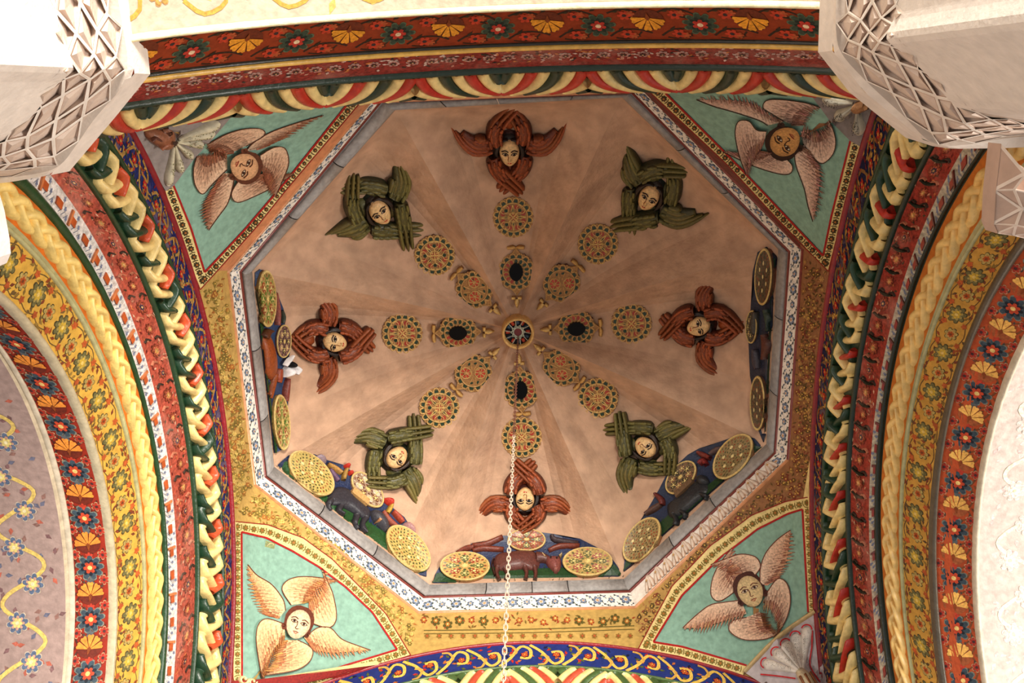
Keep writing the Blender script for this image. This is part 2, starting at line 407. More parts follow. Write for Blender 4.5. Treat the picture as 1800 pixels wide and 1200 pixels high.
# ---- painted ornament on bands
def rosette(mb, F, u, v, r, oc, pc, ic, cc, n=9, h=.002, ol=None, ar=1.0):
    rt = random.random()
    star(mb, F, u, v, r, n, .68, h, ol or C(214, 196, 150), rt, 2, ar); star(mb, F, u, v, r * .9, n, .66, h + .0015, oc, rt, 2, ar)
    star(mb, F, u, v, r * .62, n, .6, h + .003, pc, rt + .2, 2, ar); star(mb, F, u, v, r * .45, 6, .62, h + .0045, ic, rt, 2, ar); disc(mb, F, u, v, r * .17, h + .006, cc, 8, ar)
def carnation(mb, F, u, v, r, ang, col=ORANGE, h=.002, dk=C(120, 40, 20)):
    G = sub(F, u, v, ang)
    for i in range(5):
        a0 = math.radians(-80 + i * 36); a1 = a0 + math.radians(30); n = 4
        pts = [(0, -r * .25)] + [(r * math.sin(lerp(a0, a1, k / n)) * (1 + .08 * (k % 2)), -r * .25 + r * 1.15 * math.cos(lerp(a0, a1, k / n)) * (1 + .08 * (k % 2))) for k in range(n + 1)]
        flat(mb, G, pts, h + .003, vary(col, .12))
    disc(mb, G, 0, 0, r * 1.02, h, dk, 12)
    flat(mb, G, [(-r * .16, -r * .2), (0, -r * .75), (r * .16, -r * .2), (0, 0)], h + .0045, C(140, 66, 24))
def sprig(mb, F, u, v, ang, ln, col, h=.002, leaf=C(62, 50, 30), w_=.008, bud=None):
    G = sub(F, u, v, ang)
    line(mb, G, [(0, 0), (ln * .35, ln * .14), (ln * .75, ln * .02), (ln, -ln * .2)], w_, h, col)
    for t, sg in ((.25, 1), (.5, -1), (.8, 1)):
        x = ln * t; y = ln * .08 * sg; a = .7 * sg
        H = sub(G, x, y, a); l = ln * .26
        flat(mb, H, [(0, 0), (l * .4, l * .2), (l, 0), (l * .4, -l * .2)], h + .0012, vary(leaf, .25))
    if bud: star(mb, G, ln, -ln * .2, ln * .12, 5, .6, h + .002, bud)
def scatter(F, mb, u0, u1, v0, v1, step, fn):
    u = u0
    while u < u1:
        v = v0 + step * .5
        while v < v1: fn(u + random.uniform(-.3, .3) * step, v + random.uniform(-.25, .25) * step); v += step
        u += step
def ulim(sd, F, y0=None): return F.u0 * 1.0, F.u1 * 1.0
# visible stretch of the bands (the rest runs behind the capitals or out of the frame but goes on as plain paint)
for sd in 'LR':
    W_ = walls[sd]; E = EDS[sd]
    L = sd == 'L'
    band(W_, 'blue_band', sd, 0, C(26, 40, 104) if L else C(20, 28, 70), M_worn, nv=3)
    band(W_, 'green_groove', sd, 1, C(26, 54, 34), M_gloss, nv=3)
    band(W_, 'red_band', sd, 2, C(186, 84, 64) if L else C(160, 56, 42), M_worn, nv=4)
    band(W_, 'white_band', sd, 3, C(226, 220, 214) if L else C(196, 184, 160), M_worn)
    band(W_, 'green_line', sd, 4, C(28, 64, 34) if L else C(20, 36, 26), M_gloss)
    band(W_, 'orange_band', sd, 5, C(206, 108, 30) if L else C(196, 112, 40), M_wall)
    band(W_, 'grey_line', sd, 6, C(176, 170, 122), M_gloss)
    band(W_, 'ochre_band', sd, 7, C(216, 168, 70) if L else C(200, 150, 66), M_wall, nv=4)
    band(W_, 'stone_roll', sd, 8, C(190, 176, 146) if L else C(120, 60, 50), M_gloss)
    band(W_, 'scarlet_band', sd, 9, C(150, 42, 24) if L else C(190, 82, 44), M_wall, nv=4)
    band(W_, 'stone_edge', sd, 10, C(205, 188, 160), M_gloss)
    band(W_, 'vault_soffit', sd, 11, C(172, 146, 138) if L else C(206, 190, 180), M_wall, nv=8)  # right soffit's glare is put into its paler colour
    # rolls that stand proud between the bands
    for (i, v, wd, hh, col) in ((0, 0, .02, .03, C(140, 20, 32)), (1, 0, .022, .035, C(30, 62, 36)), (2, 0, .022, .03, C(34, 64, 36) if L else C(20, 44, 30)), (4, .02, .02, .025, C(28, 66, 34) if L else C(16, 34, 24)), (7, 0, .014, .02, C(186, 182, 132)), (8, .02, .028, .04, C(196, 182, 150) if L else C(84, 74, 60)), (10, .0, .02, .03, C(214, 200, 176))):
        F = band_frame(sd, i); mb = MB(); n = 48
        pts = [(lerp(F.u0, F.u1, k / n), v) for k in range(n + 1)]
        ridge(mb, F, pts, wd, -.01, hh, col, 1, 5, False); ob('roll_moulding', mb, M_gloss, W_)
    # blue band: gold scrolls
    F = band_frame(sd, 0); mb = MB(); w0 = F.W; u = F.u0; k = 0
    lo, hi = F.u0, F.u1
    while u < hi:
        sg = 1 if k % 2 else -1
        line(mb, F, [(u, w0 * (.5 + .28 * sg)), (u + .09, w0 * (.5 - .3 * sg)), (u + .19, w0 * (.5 - .25 * sg)), (u + .17, w0 * .5), (u + .12, w0 * (.5 - .05 * sg))], .02, .002, C(176, 136, 72) if L else C(140, 100, 54))
        line(mb, F, [(u + .03, w0 * (.5 + .38 * sg)), (u + .12, w0 * (.5 + .3 * sg)), (u + .15, w0 * (.5 + .12 * sg)), (u + .08, w0 * (.5 + .1 * sg))], .02, .0025, C(176, 130, 60))
        star(mb, F, u + .13, w0 * (.5 - .05 * sg), .03, 6, .6, .004, RED); disc(mb, F, u + .13, w0 * (.5 - .05 * sg), .01, .005, GOLD, 6)
        for q in range(30):
            uu = u + random.uniform(0, .18); vv = w0 * random.uniform(.05, .95); H = sub(F, uu, vv, random.uniform(0, 6.3)); l = random.uniform(.03, .055)
            flat(mb, H, [(0, 0), (l * .4, l * .22), (l, 0), (l * .4, -l * .22)], .0035, random.choice([C(176, 60, 40), C(70, 76, 40), DRED, GOLD, C(150, 70, 30), C(24, 36, 80), C(170, 130, 70)]))
        u += .19; k += 1
    ob('gold_scrollwork', mb, M_paint, W_, False, kind='stuff')
    # red band: worn relief rosettes with cusped scales
    F = band_frame(sd, 2); mb = MB(); u = F.u0; w0 = F.W; k = 0
    while u < F.u1:
        rr = .045 if k % 2 else .058
        rosette(mb, F, u, w0 * .5, rr, C(150, 70, 40), C(196, 100, 80), C(212, 150, 80) if k % 3 else C(60, 50, 70), C(226, 180, 120), 8, .003, C(108, 30, 26))
        for sg in (-1, 1):
            ridge(mb, F, [(u + .085, w0 * (.5 + .1 * sg)), (u + .07, w0 * (.5 + .25 * sg)), (u + .095, w0 * (.5 + .36 * sg))], .009, 0, .012, C(60, 44, 34) if k % 2 else C(196, 120, 90), 2, 3, False)
        for q in range(9):
            uu = u + random.uniform(0, .17); vv = w0 * random.uniform(.08, .92); H = sub(F, uu, vv, random.uniform(0, 6.3)); l = .035
            flat(mb, H, [(0, 0), (l * .4, l * .25), (l, 0), (l * .4, -l * .25)], .0028, random.choice([C(206, 140, 110), C(120, 30, 26), C(214, 120, 70), C(70, 60, 40), C(216, 170, 140)]))
        if not L: ridge(mb, F, [(u + .09, w0 * .2), (u + .105, w0 * .5), (u + .09, w0 * .8)], [.004, .014, .004], 0, .02, C(34, 40, 26), 3, 4, False)
        u += .175; k += 1
    ob('rosette_relief', mb, M_worn, W_, False, kind='stuff')
    # white band: small orange nailed hooks and grey flowers
    F = band_frame(sd, 3); w0 = F.W; u = F.u0; mb = MB(); k = 0
    w0 = F.W
    while u < F.u1:
        th = u / F.r
        hk = MB(); a = .05 if L else .05
        slab(hk, F, [(u - .03, w0 * .42), (u + .03, w0 * .42), (u + .034, w0 * .75), (u - .026, w0 * .75)], 0, .012, C(186, 84, 34) if L else C(150, 44, 30))
        slab(hk, F, [(u - .034, w0 * .2), (u - .018, w0 * .2), (u - .018, w0 * .95), (u - .034, w0 * .95)], 0, .014, C(206, 120, 70) if L else C(110, 40, 30)) if k % 2 else None
        ob('bracket_ornament', hk, M_gloss, W_)
        for q in range(3):
            star(mb, F, u + .045 + q * .03, w0 * (.2 + .3 * q), .014, 5, .55, .002, C(120, 126, 150))
            line(mb, F, [(u + .02 + .03 * q, w0 * .9), (u + .05 + .03 * q, w0 * .6)], .004, .002, C(130, 130, 140), 2)
        u += .16; k += 1
    ob('painted_flowers', mb, M_paint, W_, False, kind='stuff')
    # braid of three thick strands
    F = band_frame(sd, 5); w0 = F.W; sc = 1.0; P = .42; n = 420
    vc = w0 * .56; amp = w0 * .24; rad = w0 * .17
    br = thing('braid_moulding', 'thick pale yellow braided plaster moulding on the %s arch, on an orange band' % ('left' if L else 'right'), 'moulding')
    br['group'] = 'braided mouldings of the side arches'
    for ph in range(3):
        mb = MB(); N_ = int((F.u1 - F.u0) / P * 14); pts = []; rr = []; h0 = []; h1 = []
        for q in range(N_ + 1):
            u = lerp(F.u0, F.u1, q / N_); t = 2 * math.pi * (u / P + ph / 3)
            sx = math.sin(t); sx = math.copysign(abs(sx) ** .75, sx)
            pts.append((u, vc + amp * sx)); hh = .02 * math.sin(2 * t)
            rr.append(rad); h0.append(-.03); h1.append(.04 + hh * .7)
        ridge(mb, F, pts, rr, h0, h1, C(246, 214, 128) if L else C(240, 200, 122), 1, 8, False)
        ob('strand', mb, M_gloss, br)
    origin_to(br, arch_pt(sd, E[5], 0))
    # interlaced coloured straps in the green groove
    F = band_frame(sd, 1); w0 = F.W; P = .40
    st = thing('strap_moulding', 'interlaced cream, red and green strap moulding in the groove of the %s arch' % ('left' if L else 'right'), 'moulding', 'strap mouldings of the side arches')
    trap = lambda x: (lambda y: max(-1, min(1, 1.7 * (4 * abs(y - .5) - 1))))(x % 1.0)
    cols = [[CREAM], [CREAM, GREEN, CREAM], [RED if not L else C(208, 84, 46), GREEN]]
    for ph in range(3):
        nseg = int((F.u1 - F.u0) / (P / 2)); off0 = ph / 3
        for q in range(nseg):
            ua = F.u0 + q * P / 2 + (-ph / 3 + .25) * P; ub = ua + P / 2 * (1.02)
            if ph == 2: ua += .03; ub -= .03
            pts = []; h1 = []
            for r_ in range(9):
                u = lerp(ua, ub, r_ / 8); x = u / P + off0
                pts.append((u, w0 * (.5 + .3 * trap(x)))); h1.append(.055 + .016 * math.sin(4 * math.pi * x) + .004 * ph)
            mb = MB(); ridge(mb, F, pts, w0 * (.115 if ph < 2 else .095), -.01, h1, cols[ph][q % len(cols[ph])], 1, 6, True)
            ob('strap', mb, M_gloss, st)
    origin_to(st, arch_pt(sd, E[1], 0))
    # ochre band: rows of blossoms and leaves
    F = band_frame(sd, 7); w0 = F.W; mb = MB(); u = F.u0; k = 0; lc = C(110, 84, 44) if L else C(92, 66, 40)
    while u < F.u1:
        if k % 2 == 0: rosette(mb, F, u, w0 * .5, .07, C(110, 104, 62), C(170, 150, 84), C(206, 170, 60), C(228, 196, 110), 8, .002, C(76, 66, 40), 1.0)
        else:
            rosette(mb, F, u, w0 * .55, .05, C(180, 158, 90), C(196, 150, 84), C(180, 80, 30), C(120, 60, 30), 7, .002, C(84, 70, 40))
        for q in range(16):
            uu = u + random.uniform(-.08, .08); vv = w0 * random.choice([random.uniform(.04, .28), random.uniform(.72, .96), random.uniform(.05, .95)]); H = sub(F, uu, vv, random.uniform(0, 6.3)); l = .042
            flat(mb, H, [(0, 0), (l * .4, l * .24), (l, 0), (l * .4, -l * .24)], .0015, vary(random.choice([lc, C(150, 70, 30), C(124, 60, 36), C(140, 110, 50)]), .2))
        line(mb, F, [(u - .08, w0 * .2), (u, w0 * .1), (u + .08, w0 * .22)], .006, .0014, lc); line(mb, F, [(u - .08, w0 * .85), (u, w0 * .92), (u + .08, w0 * .8)], .006, .0014, lc)
        star(mb, F, u + .07, w0 * .22, .026, 5, .6, .003, C(190, 90, 40)); star(mb, F, u + .07, w0 * .82, .024, 5, .6, .003, C(176, 84, 40))
        u += .15; k += 1
    ob('painted_blossoms', mb, M_paint, W_, False, kind='stuff')
    # scarlet band: blue rosettes and orange carnations in turn
    F = band_frame(sd, 9); w0 = F.W; mb = MB(); u = F.u0; k = 0; lc = C(84, 34, 22) if L else C(130, 74, 40)
    while u < F.u1:
        if k % 2 == 0: rosette(mb, F, u, w0 * .5, .088, C(60, 76, 88), C(26, 32, 44), C(196, 70, 40), C(236, 200, 120), 9, .003, C(128, 132, 120))
        else: carnation(mb, F, u, w0 * .5, .075, 1.57 + random.uniform(-.2, .2), C(238, 146, 56) if L else C(250, 190, 96), .003, C(110, 36, 20) if L else C(170, 90, 50))
        for sg in (-1, 1):
            sprig(mb, F, u + .02, w0 * (.5 + .3 * sg), 0 if sg > 0 else .4, .17, lc, .0015, lc, .012)
            sprig(mb, F, u + .14, w0 * (.5 + .1 * sg), 2.4 * sg, .12, lc, .0015, C(70, 66, 60), .01)
            vv = w0 * (.5 + .36 * sg)
            star(mb, F, u + .08, vv, .034, 6, .6, .004, C(200, 160, 120)); star(mb, F, u + .08, vv, .029, 6, .6, .005, C(176, 52, 36)); disc(mb, F, u + .08, vv, .01, .006, C(80, 40, 40), 6)
        star(mb, F, u + .09, w0 * .5, .026, 6, .6, .004, C(190, 60, 40) if k % 2 else C(90, 96, 100))
        u += .165; k += 1
    ob('painted_flowers', mb, M_paint, W_, False, kind='stuff')
    # the soffit beyond: gold scroll, rosettes
    F = band_frame(sd, 11); mb = MB(); u = F.u0; k = 0
    sc_ = C(232, 200, 110) if L else C(252, 238, 205)  # right scroll and flowers bleached by the same painted glare
    pts = [(u + i * .075, .26 + .14 * math.sin(i * math.pi / 3.2)) for i in range(int((F.u1 - F.u0) / .075))]
    line(mb, F, pts, .026, .003, sc_, 3)
    while u < F.u1:
        for vv, rr in ((.2 + .1 * (k % 2), .075), (.56, .06), (.8, .07)):
            rosette(mb, F, u, vv, rr, C(96, 112, 140) if L else C(226, 204, 196), C(206, 160, 140) if L else C(248, 232, 210), C(236, 214, 130) if L else C(252, 240, 220), C(240, 226, 180), 8, .003, C(210, 190, 170) if L else C(244, 232, 220))
        for q in range(34):
            H = sub(F, u + random.uniform(-.12, .12), random.uniform(.04, 1.1), random.uniform(0, 6.3)); l = .05
            flat(mb, H, [(0, 0), (l * .4, l * .3), (l, 0), (l * .4, -l * .3)], .0015, vary(random.choice([C(132, 96, 96), C(150, 110, 100), C(190, 100, 80), C(110, 110, 130)]) if L else C(222, 196, 190), .15))
        u += .24; k += 1
    ob('painted_scrolls', mb, M_paint, W_, False, kind='stuff')

# ---- bottom arch
W_ = walls['B']
band(W_, 'blue_band', 'B', 0, C(34, 50, 120), M_wall, nv=3); band(W_, 'green_groove', 'B', 1, C(60, 84, 40), M_gloss, nv=3); band(W_, 'red_band', 'B', 2, C(160, 56, 40), M_worn)
band(W_, 'white_band', 'B', 3, C(226, 220, 214), M_worn); band(W_, 'ochre_band', 'B', 4, C(214, 168, 70), M_wall); band(W_, 'scarlet_band', 'B', 5, C(150, 42, 24), M_wall); band(W_, 'vault_soffit', 'B', 6, C(180, 150, 130), M_wall)
F = band_frame('B', 0); w0 = F.W; mb = MB(); u = F.u0; k = 0
while u < F.u1:
    sg = 1 if k % 2 else -1; gc = C(236, 196, 90)
    line(mb, F, [(u - .02, w0 * (.5 + .4 * sg)), (u + .08, w0 * (.5 + .1 * sg)), (u + .17, w0 * (.5 - .34 * sg)), (u + .25, w0 * (.5 - .2 * sg)), (u + .24, w0 * (.5 + .12 * sg)), (u + .16, w0 * (.5 + .1 * sg))], .028, .003, gc, 4)
    line(mb, F, [(u + .04, w0 * (.5 - .4 * sg)), (u + .1, w0 * (.5 - .35 * sg)), (u + .13, w0 * (.5 - .1 * sg)), (u + .07, w0 * .5)], .022, .0035, C(220, 170, 80), 4)
    rosette(mb, F, u + .2, w0 * .5, .036, C(190, 54, 36), C(220, 150, 60), RED, gc, 6, .004, C(70, 24, 20))
    for q in range(16):
        H = sub(F, u + random.uniform(0, .26), w0 * random.uniform(.12, .88), random.uniform(0, 6.3)); l = .05
        flat(mb, H, [(0, 0), (l * .4, l * .26), (l, 0), (l * .4, -l * .26)], .0025, random.choice([RED, C(90, 100, 40), C(200, 110, 50), C(20, 26, 60)]))
    u += .27; k += 1
ob('gold_scrollwork', mb, M_paint, W_, False, kind='stuff')
for i, v, wd, hh, col in ((0, 0, .016, .02, C(150, 24, 36)), (1, 0, .018, .03, C(84, 110, 56)), (2, 0, .02, .03, C(60, 90, 44))):
    Fq = band_frame('B', i); mb = MB(); ridge(mb, Fq, [(lerp(Fq.u0, Fq.u1, k / 40), v) for k in range(41)], wd, -.01, hh, col, 1, 5, False); ob('roll_moulding', mb, M_gloss, W_)
# ---- top arch
W_ = walls['T']
band(W_, 'striped_ground', 'T', 0, C(24, 44, 34), M_gloss, nv=3); band(W_, 'red_band', 'T', 1, C(150, 52, 44), M_worn, nv=3); band(W_, 'yellow_line', 'T', 2, C(236, 186, 90), M_gloss)
band(W_, 'scarlet_band', 'T', 3, C(146, 56, 24), M_wall, nv=4); band(W_, 'cream_edge', 'T', 4, C(240, 226, 180), M_gloss); band(W_, 'vault_soffit', 'T', 5, C(200, 180, 158), M_wall, nv=8)
for i, v, wd, hh, col in ((1, .0, .02, .035, C(24, 50, 36)), (2, .012, .018, .022, C(240, 190, 92)), (3, .012, .009, .02, C(36, 34, 26)), (4, .01, .02, .03, C(246, 232, 186))):
    Fq = band_frame('T', i); mb = MB(); ridge(mb, Fq, [(lerp(Fq.u0, Fq.u1, k / 40), v) for k in range(41)], wd, -.01, hh, col, 1, 5, False); ob('roll_moulding', mb, M_gloss, W_)
F = band_frame('T', 1); w0 = F.W; mb = MB(); u = F.u0
while u < F.u1:
    rosette(mb, F, u, w0 * .62, .042, C(210, 160, 150), C(150, 70, 50), C(60, 50, 50), C(230, 180, 130), 7, .003, C(220, 190, 180))
    for q in range(9):
        H = sub(F, u + random.uniform(-.06, .06), w0 * random.uniform(.35, .95), random.uniform(0, 6.3)); l = .036
        flat(mb, H, [(0, 0), (l * .4, l * .3), (l, 0), (l * .4, -l * .3)], .003, random.choice([C(226, 196, 186), C(214, 150, 130), C(60, 50, 46), C(216, 130, 70), C(226, 200, 190)]))
    u += .12
ob('painted_relief', mb, M_worn, W_, False, kind='stuff')
F = band_frame('T', 3); w0 = F.W; mb = MB(); k = 0
uc = [(-.05 + .294 * i) for i in range(-8, 9)]
for i, u in enumerate(uc):
    if i % 2 == 0: rosette(mb, F, u, w0 * .5, .105, C(52, 70, 56), C(30, 40, 34), C(190, 54, 40), C(240, 210, 170), 10, .003, C(90, 106, 80))
    else: carnation(mb, F, u, w0 * .62, .095, math.pi, C(240, 160, 44), .003, C(110, 44, 20))
    for sg in (-1, 1):
        sprig(mb, F, u + .06, w0 * (.5 + .32 * sg), 0 if sg > 0 else .3, .24, C(50, 30, 18), .0015, C(48, 34, 20), .014)
        sprig(mb, F, u - .05, w0 * (.5 + .2 * sg), 2.6 * sg, .16, C(60, 34, 18), .0015, C(60, 48, 26), .012)
        star(mb, F, u + .16, w0 * (.5 + .26 * sg), .042, 6, .6, .004, C(196, 62, 34)); disc(mb, F, u + .16, w0 * (.5 + .26 * sg), .014, .005, C(60, 40, 40), 6)
        star(mb, F, u - .1, w0 * (.5 - .3 * sg), .03, 6, .6, .004, C(180, 84, 44))
ob('painted_flowers', mb, M_paint, W_, False, kind='stuff')
F = band_frame('T', 5); mb = MB()
for i in range(11):
    u = -2.2 + i * .45
    line(mb, F, [(u, .12), (u + .1, .05), (u + .22, .1), (u + .2, .22), (u + .08, .24), (u, .12)], .022, .003, C(196, 156, 70))
    rosette(mb, F, u + .33, .16, .06, C(186, 146, 76), C(214, 180, 160), C(240, 220, 160), C(220, 160, 100), 7, .003, C(200, 150, 90))
    for q in range(5): H = sub(F, u + random.uniform(0, .4), random.uniform(.05, .5), random.uniform(0, 6.3)); flat(mb, H, [(0, 0), (.04, .02), (.09, 0), (.04, -.02)], .002, vary(C(232, 196, 110), .15))
ob('painted_scrolls', mb, M_paint, W_, False, kind='stuff')
# ---- striped rope mouldings (chevrons)
def stripes(sd, i, half, shift, pitch, slant, cols, where, hh=.07):
    F = band_frame(sd, i); w0 = F.W
    root = thing('striped_moulding', 'moulding of cream, red and green diagonal stripes in chevrons along the %s arch' % where, 'moulding', 'striped mouldings')
    k0 = int(F.u0 / half) - 2; k1 = int(F.u1 / half) + 2
    for k in range(k0, k1):
        ua = shift + k * half; ub = ua + half; d = 1 if k % 2 else -1; n = int((half + slant) / pitch) + 2
        for q in range(n):
            u0 = (ua - slant + q * pitch) if d > 0 else (ub + slant - q * pitch)
            pts = []
            for r_ in range(25):
                t = r_ / 24; u = u0 + d * slant * (1 - t) ** 1.7
                if ua + .004 <= u <= ub - .004 and F.u0 < u < F.u1: pts.append((u, w0 * (.03 + .94 * t)))
            if len(pts) < 2: continue
            if len(pts) > 6: pts = pts[::2] + ([pts[-1]] if len(pts) % 2 == 0 else [])
            mb = MB(); h1 = [hh * (.45 + .55 * math.sin(math.pi * p[1] / w0)) for p in pts]
            ridge(mb, F, pts, pitch * .5, 0, h1, cols[q % len(cols)], 1, 6, True); ob('rope_stripe', mb, M_gloss, root)
    origin_to(root, arch_pt(sd, EDS[sd][i], 0)); return root
stripes('T', 0, .575, -.045, .086, .24, [C(238, 210, 140), C(24, 50, 36), C(238, 210, 140), C(186, 44, 32)], 'top')
stripes('B', 1, .40, -.1, .07, .2, [C(246, 226, 150), C(70, 96, 50), C(246, 226, 150), C(200, 80, 54)], 'bottom', .05)

# ------------------------------------------------------------------ gilded walls and pendentives between arches and octagon
def e0pt(sd, a): e = EDS[sd][0]; return arch_pt(sd, e, th_at(e, a))
def low(sd, off): return e0pt(sd, (CB[1] if AX[sd][0] == 0 else CB[0]) + off)
# quadrants: (side A, sign of offset towards the corner, side B, sign, octagon corner indices a-mid, v1, v2, b-mid)
quads = [('L', -1, 'T', -1, (6, 7), 7, 0, (0, 1)), ('T', 1, 'R', -1, (0, 1), 1, 2, (2, 3)), ('R', 1, 'B', 1, (2, 3), 3, 4, (4, 5)), ('B', -1, 'L', 1, (4, 5), 5, 6, (6, 7))]
EDS_T0 = (2.33, .06, 3.1, 3.15)
def lowp(sd, off):
    if sd == 'T': return arch_pt('T', EDS_T0, th_at(EDS_T0, CB[0] + off))
    return low(sd, off)
pend = MB(); ptop = RS
for A, sa, B, sb, ma, v1, v2, mb_ in quads:
    nu, nv = 64, 20
    def up(u):
        m1 = (RS[ma[0]] + RS[ma[1]]) / 2; m2 = (RS[mb_[0]] + RS[mb_[1]]) / 2
        if u < .25: return m1.lerp(RS[v1], u / .25)
        if u < .75: return RS[v1].lerp(RS[v2], (u - .25) / .5)
        return RS[v2].lerp(m2, (u - .75) / .25)
    def lo(u):
        if u <= .5:
            return lowp(A, sa * (lerp(0, .96, u / .25) if u < .25 else lerp(.96, 2.33, (u - .25) / .25)))
        u = 1 - u
        return lowp(B, sb * (lerp(0, .96, u / .25) if u < .25 else lerp(.96, 2.33, (u - .25) / .25)))
    def fn(u, t):
        p = up(u).lerp(lo(u), t); return p
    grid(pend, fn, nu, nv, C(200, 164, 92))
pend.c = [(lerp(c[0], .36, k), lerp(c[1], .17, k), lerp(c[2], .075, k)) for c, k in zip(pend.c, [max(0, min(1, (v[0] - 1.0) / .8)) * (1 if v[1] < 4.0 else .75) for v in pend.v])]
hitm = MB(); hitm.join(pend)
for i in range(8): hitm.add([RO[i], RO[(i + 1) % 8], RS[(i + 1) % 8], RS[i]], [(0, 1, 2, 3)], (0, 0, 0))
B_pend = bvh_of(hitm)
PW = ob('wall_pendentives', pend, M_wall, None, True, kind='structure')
FP = surf_frame(B_pend, 1.0)
exec_later = []
# painted panels. Points are places on the wall
teal = {
 'BL': [(422, 935), (467, 946), (513, 969), (560, 997), (607, 1032), (653, 1076), (698, 1143), (607, 1170), (523, 1198), (440, 1235), (424, 1200)],
 'BR': [(1413, 895), (1387, 903), (1333, 930), (1267, 980), (1200, 1047), (1149, 1130), (1200, 1138), (1313, 1170), (1370, 1117), (1422, 1075)],
 'TR': [(1171, 161), (1300, 160), (1433, 163), (1497, 246), (1478, 323), (1464, 380), (1450, 449), (1385, 380), (1280, 270)],
 'TL': [(400, 203), (520, 190), (608, 182), (500, 318), (428, 402), (357, 478), (333, 400), (302, 323)]}
cream = {
 'BL': [[(407, 916), (455, 920), (532, 946), (583, 983), (630, 1030), (677, 1079), (722, 1150), (640, 1178), (600, 1190), (523, 1212), (430, 1262)], [(422, 935), (467, 946), (513, 969), (560, 997), (607, 1032), (653, 1076), (698, 1143), (607, 1170), (523, 1198), (440, 1235), (424, 1200), (407, 1200)]],
 }
def strip_poly(mb, F, A, B, h, col, step=8):
    # ribbon between two polylines with the same number of points
    P = []; Q = []
    for i in range(len(A) - 1):
        m = max(1, int(math.hypot(A[i + 1][0] - A[i][0], A[i + 1][1] - A[i][1]) / step))
        for j in range(m): P.append((lerp(A[i][0], A[i + 1][0], j / m), lerp(A[i][1], A[i + 1][1], j / m))); Q.append((lerp(B[i][0], B[i + 1][0], j / m), lerp(B[i][1], B[i + 1][1], j / m)))
    P.append(A[-1]); Q.append(B[-1]); n = len(P); vs = []
    for k in range(3): vs += [F(lerp(a[0], b[0], k / 2), lerp(a[1], b[1], k / 2), h) for a, b in zip(P, Q)]
    mb.add(vs, [(k * n + i, k * n + i + 1, (k + 1) * n + i + 1, (k + 1) * n + i) for k in range(2) for i in range(n - 1)], col)
    return P, Q
ribbons = {   # (inner edge at the teal field, outer edge)
 'BL': [([(422, 935), (467, 946), (513, 969), (560, 997), (607, 1032), (653, 1076), (698, 1143)], [(407, 916), (470, 923), (532, 946), (583, 983), (630, 1030), (677, 1079), (722, 1153)]),
        ([(698, 1143), (607, 1170), (523, 1198), (440, 1235)], [(722, 1153), (612, 1186), (528, 1213), (440, 1255)]), ([(440, 1235), (424, 1190), (422, 935)], [(420, 1240), (408, 1190), (407, 916)])],
 'BR': [([(1413, 895), (1387, 903), (1333, 930), (1267, 980), (1200, 1047), (1149, 1130)], [(1430, 872), (1382, 882), (1322, 906), (1250, 959), (1183, 1030), (1122, 1142)]),
        ([(1149, 1130), (1200, 1138), (1313, 1170)], [(1122, 1142), (1195, 1155), (1306, 1188)]), ([(1413, 895), (1422, 1075)], [(1430, 872), (1438, 1072)])],
 'TR': [([(1171, 161), (1280, 270), (1385, 380), (1450, 449)], [(1144, 160), (1280, 288), (1365, 380), (1459, 477)]), ([(1450, 449), (1464, 380), (1478, 323), (1497, 246)], [(1459, 477), (1483, 380), (1500, 320), (1516, 256)])],
 'TL': [([(608, 182), (500, 318), (428, 402), (357, 478)], [(630, 180), (500, 334), (452, 394), (349, 509)]), ([(357, 478), (333, 400), (302, 323)], [(349, 509), (307, 400), (287, 333)])]}
def dens(A, st=14):
    P = []
    for i in range(len(A) - 1):
        m = max(1, int(math.hypot(A[i + 1][0] - A[i][0], A[i + 1][1] - A[i][1]) / st)); P += [(lerp(A[i][0], A[i + 1][0], j / m), lerp(A[i][1], A[i + 1][1], j / m)) for j in range(m)]
    return P + [A[-1]]
tcol = {'BL': C(150, 196, 170), 'BR': C(126, 176, 150), 'TR': C(84, 150, 130), 'TL': C(108, 176, 156)}
where = {'BL': 'lower left', 'BR': 'lower right', 'TR': 'upper right', 'TL': 'upper left'}
for q in teal:
    mb = MB(); panel(mb, FP, teal[q], .008, TEAL, 12); ob('teal_field', mb, M_wall, PW, False)
    mb = MB(); mf = MB(); mr = MB()
    for A, B in ribbons[q]:
        P, Q = strip_poly(mb, FP, A, B, .010, PCREAM)
        line(mr, FP, dens(A), 3.4, .014, C(176, 28, 30), 2); line(mr, FP, dens(B), 1.8, .013, C(150, 36, 30), 2)
        d = 0; L_ = 0
        for i in range(len(P) - 1):
            x = (P[i][0] + Q[i][0]) / 2; y = (P[i][1] + Q[i][1]) / 2; x2 = (P[i + 1][0] + Q[i + 1][0]) / 2; y2 = (P[i + 1][1] + Q[i + 1][1]) / 2
            seg = math.hypot(x2 - x, y2 - y); wd = math.hypot(P[i][0] - Q[i][0], P[i][1] - Q[i][1]); wd = min(wd, 18)
            dk = C(60, 52, 30) if q[0] == 'T' else C(130, 112, 50)
            while d < seg:
                t = d / seg; cx, cy = lerp(x, x2, t), lerp(y, y2, t); an = math.atan2(y2 - y, x2 - x)
                star(mf, FP, cx, cy, wd * .32, 7, .66, .013, dk, random.random()); star(mf, FP, cx, cy, wd * .15, 5, .5, .015, C(190, 120, 60))
                G = sub(FP, cx, cy, an)
                line(mf, G, [(6.5, -wd * .3), (8, 0), (7, wd * .28)], 1.6, .013, dk, 2)
                d += 15
            d -= seg
    ob('cream_border', mb, M_wall, PW, False); ob('red_outline', mr, M_paint, PW, False); ob('border_flowers', mf, M_paint, PW, False, kind='stuff')
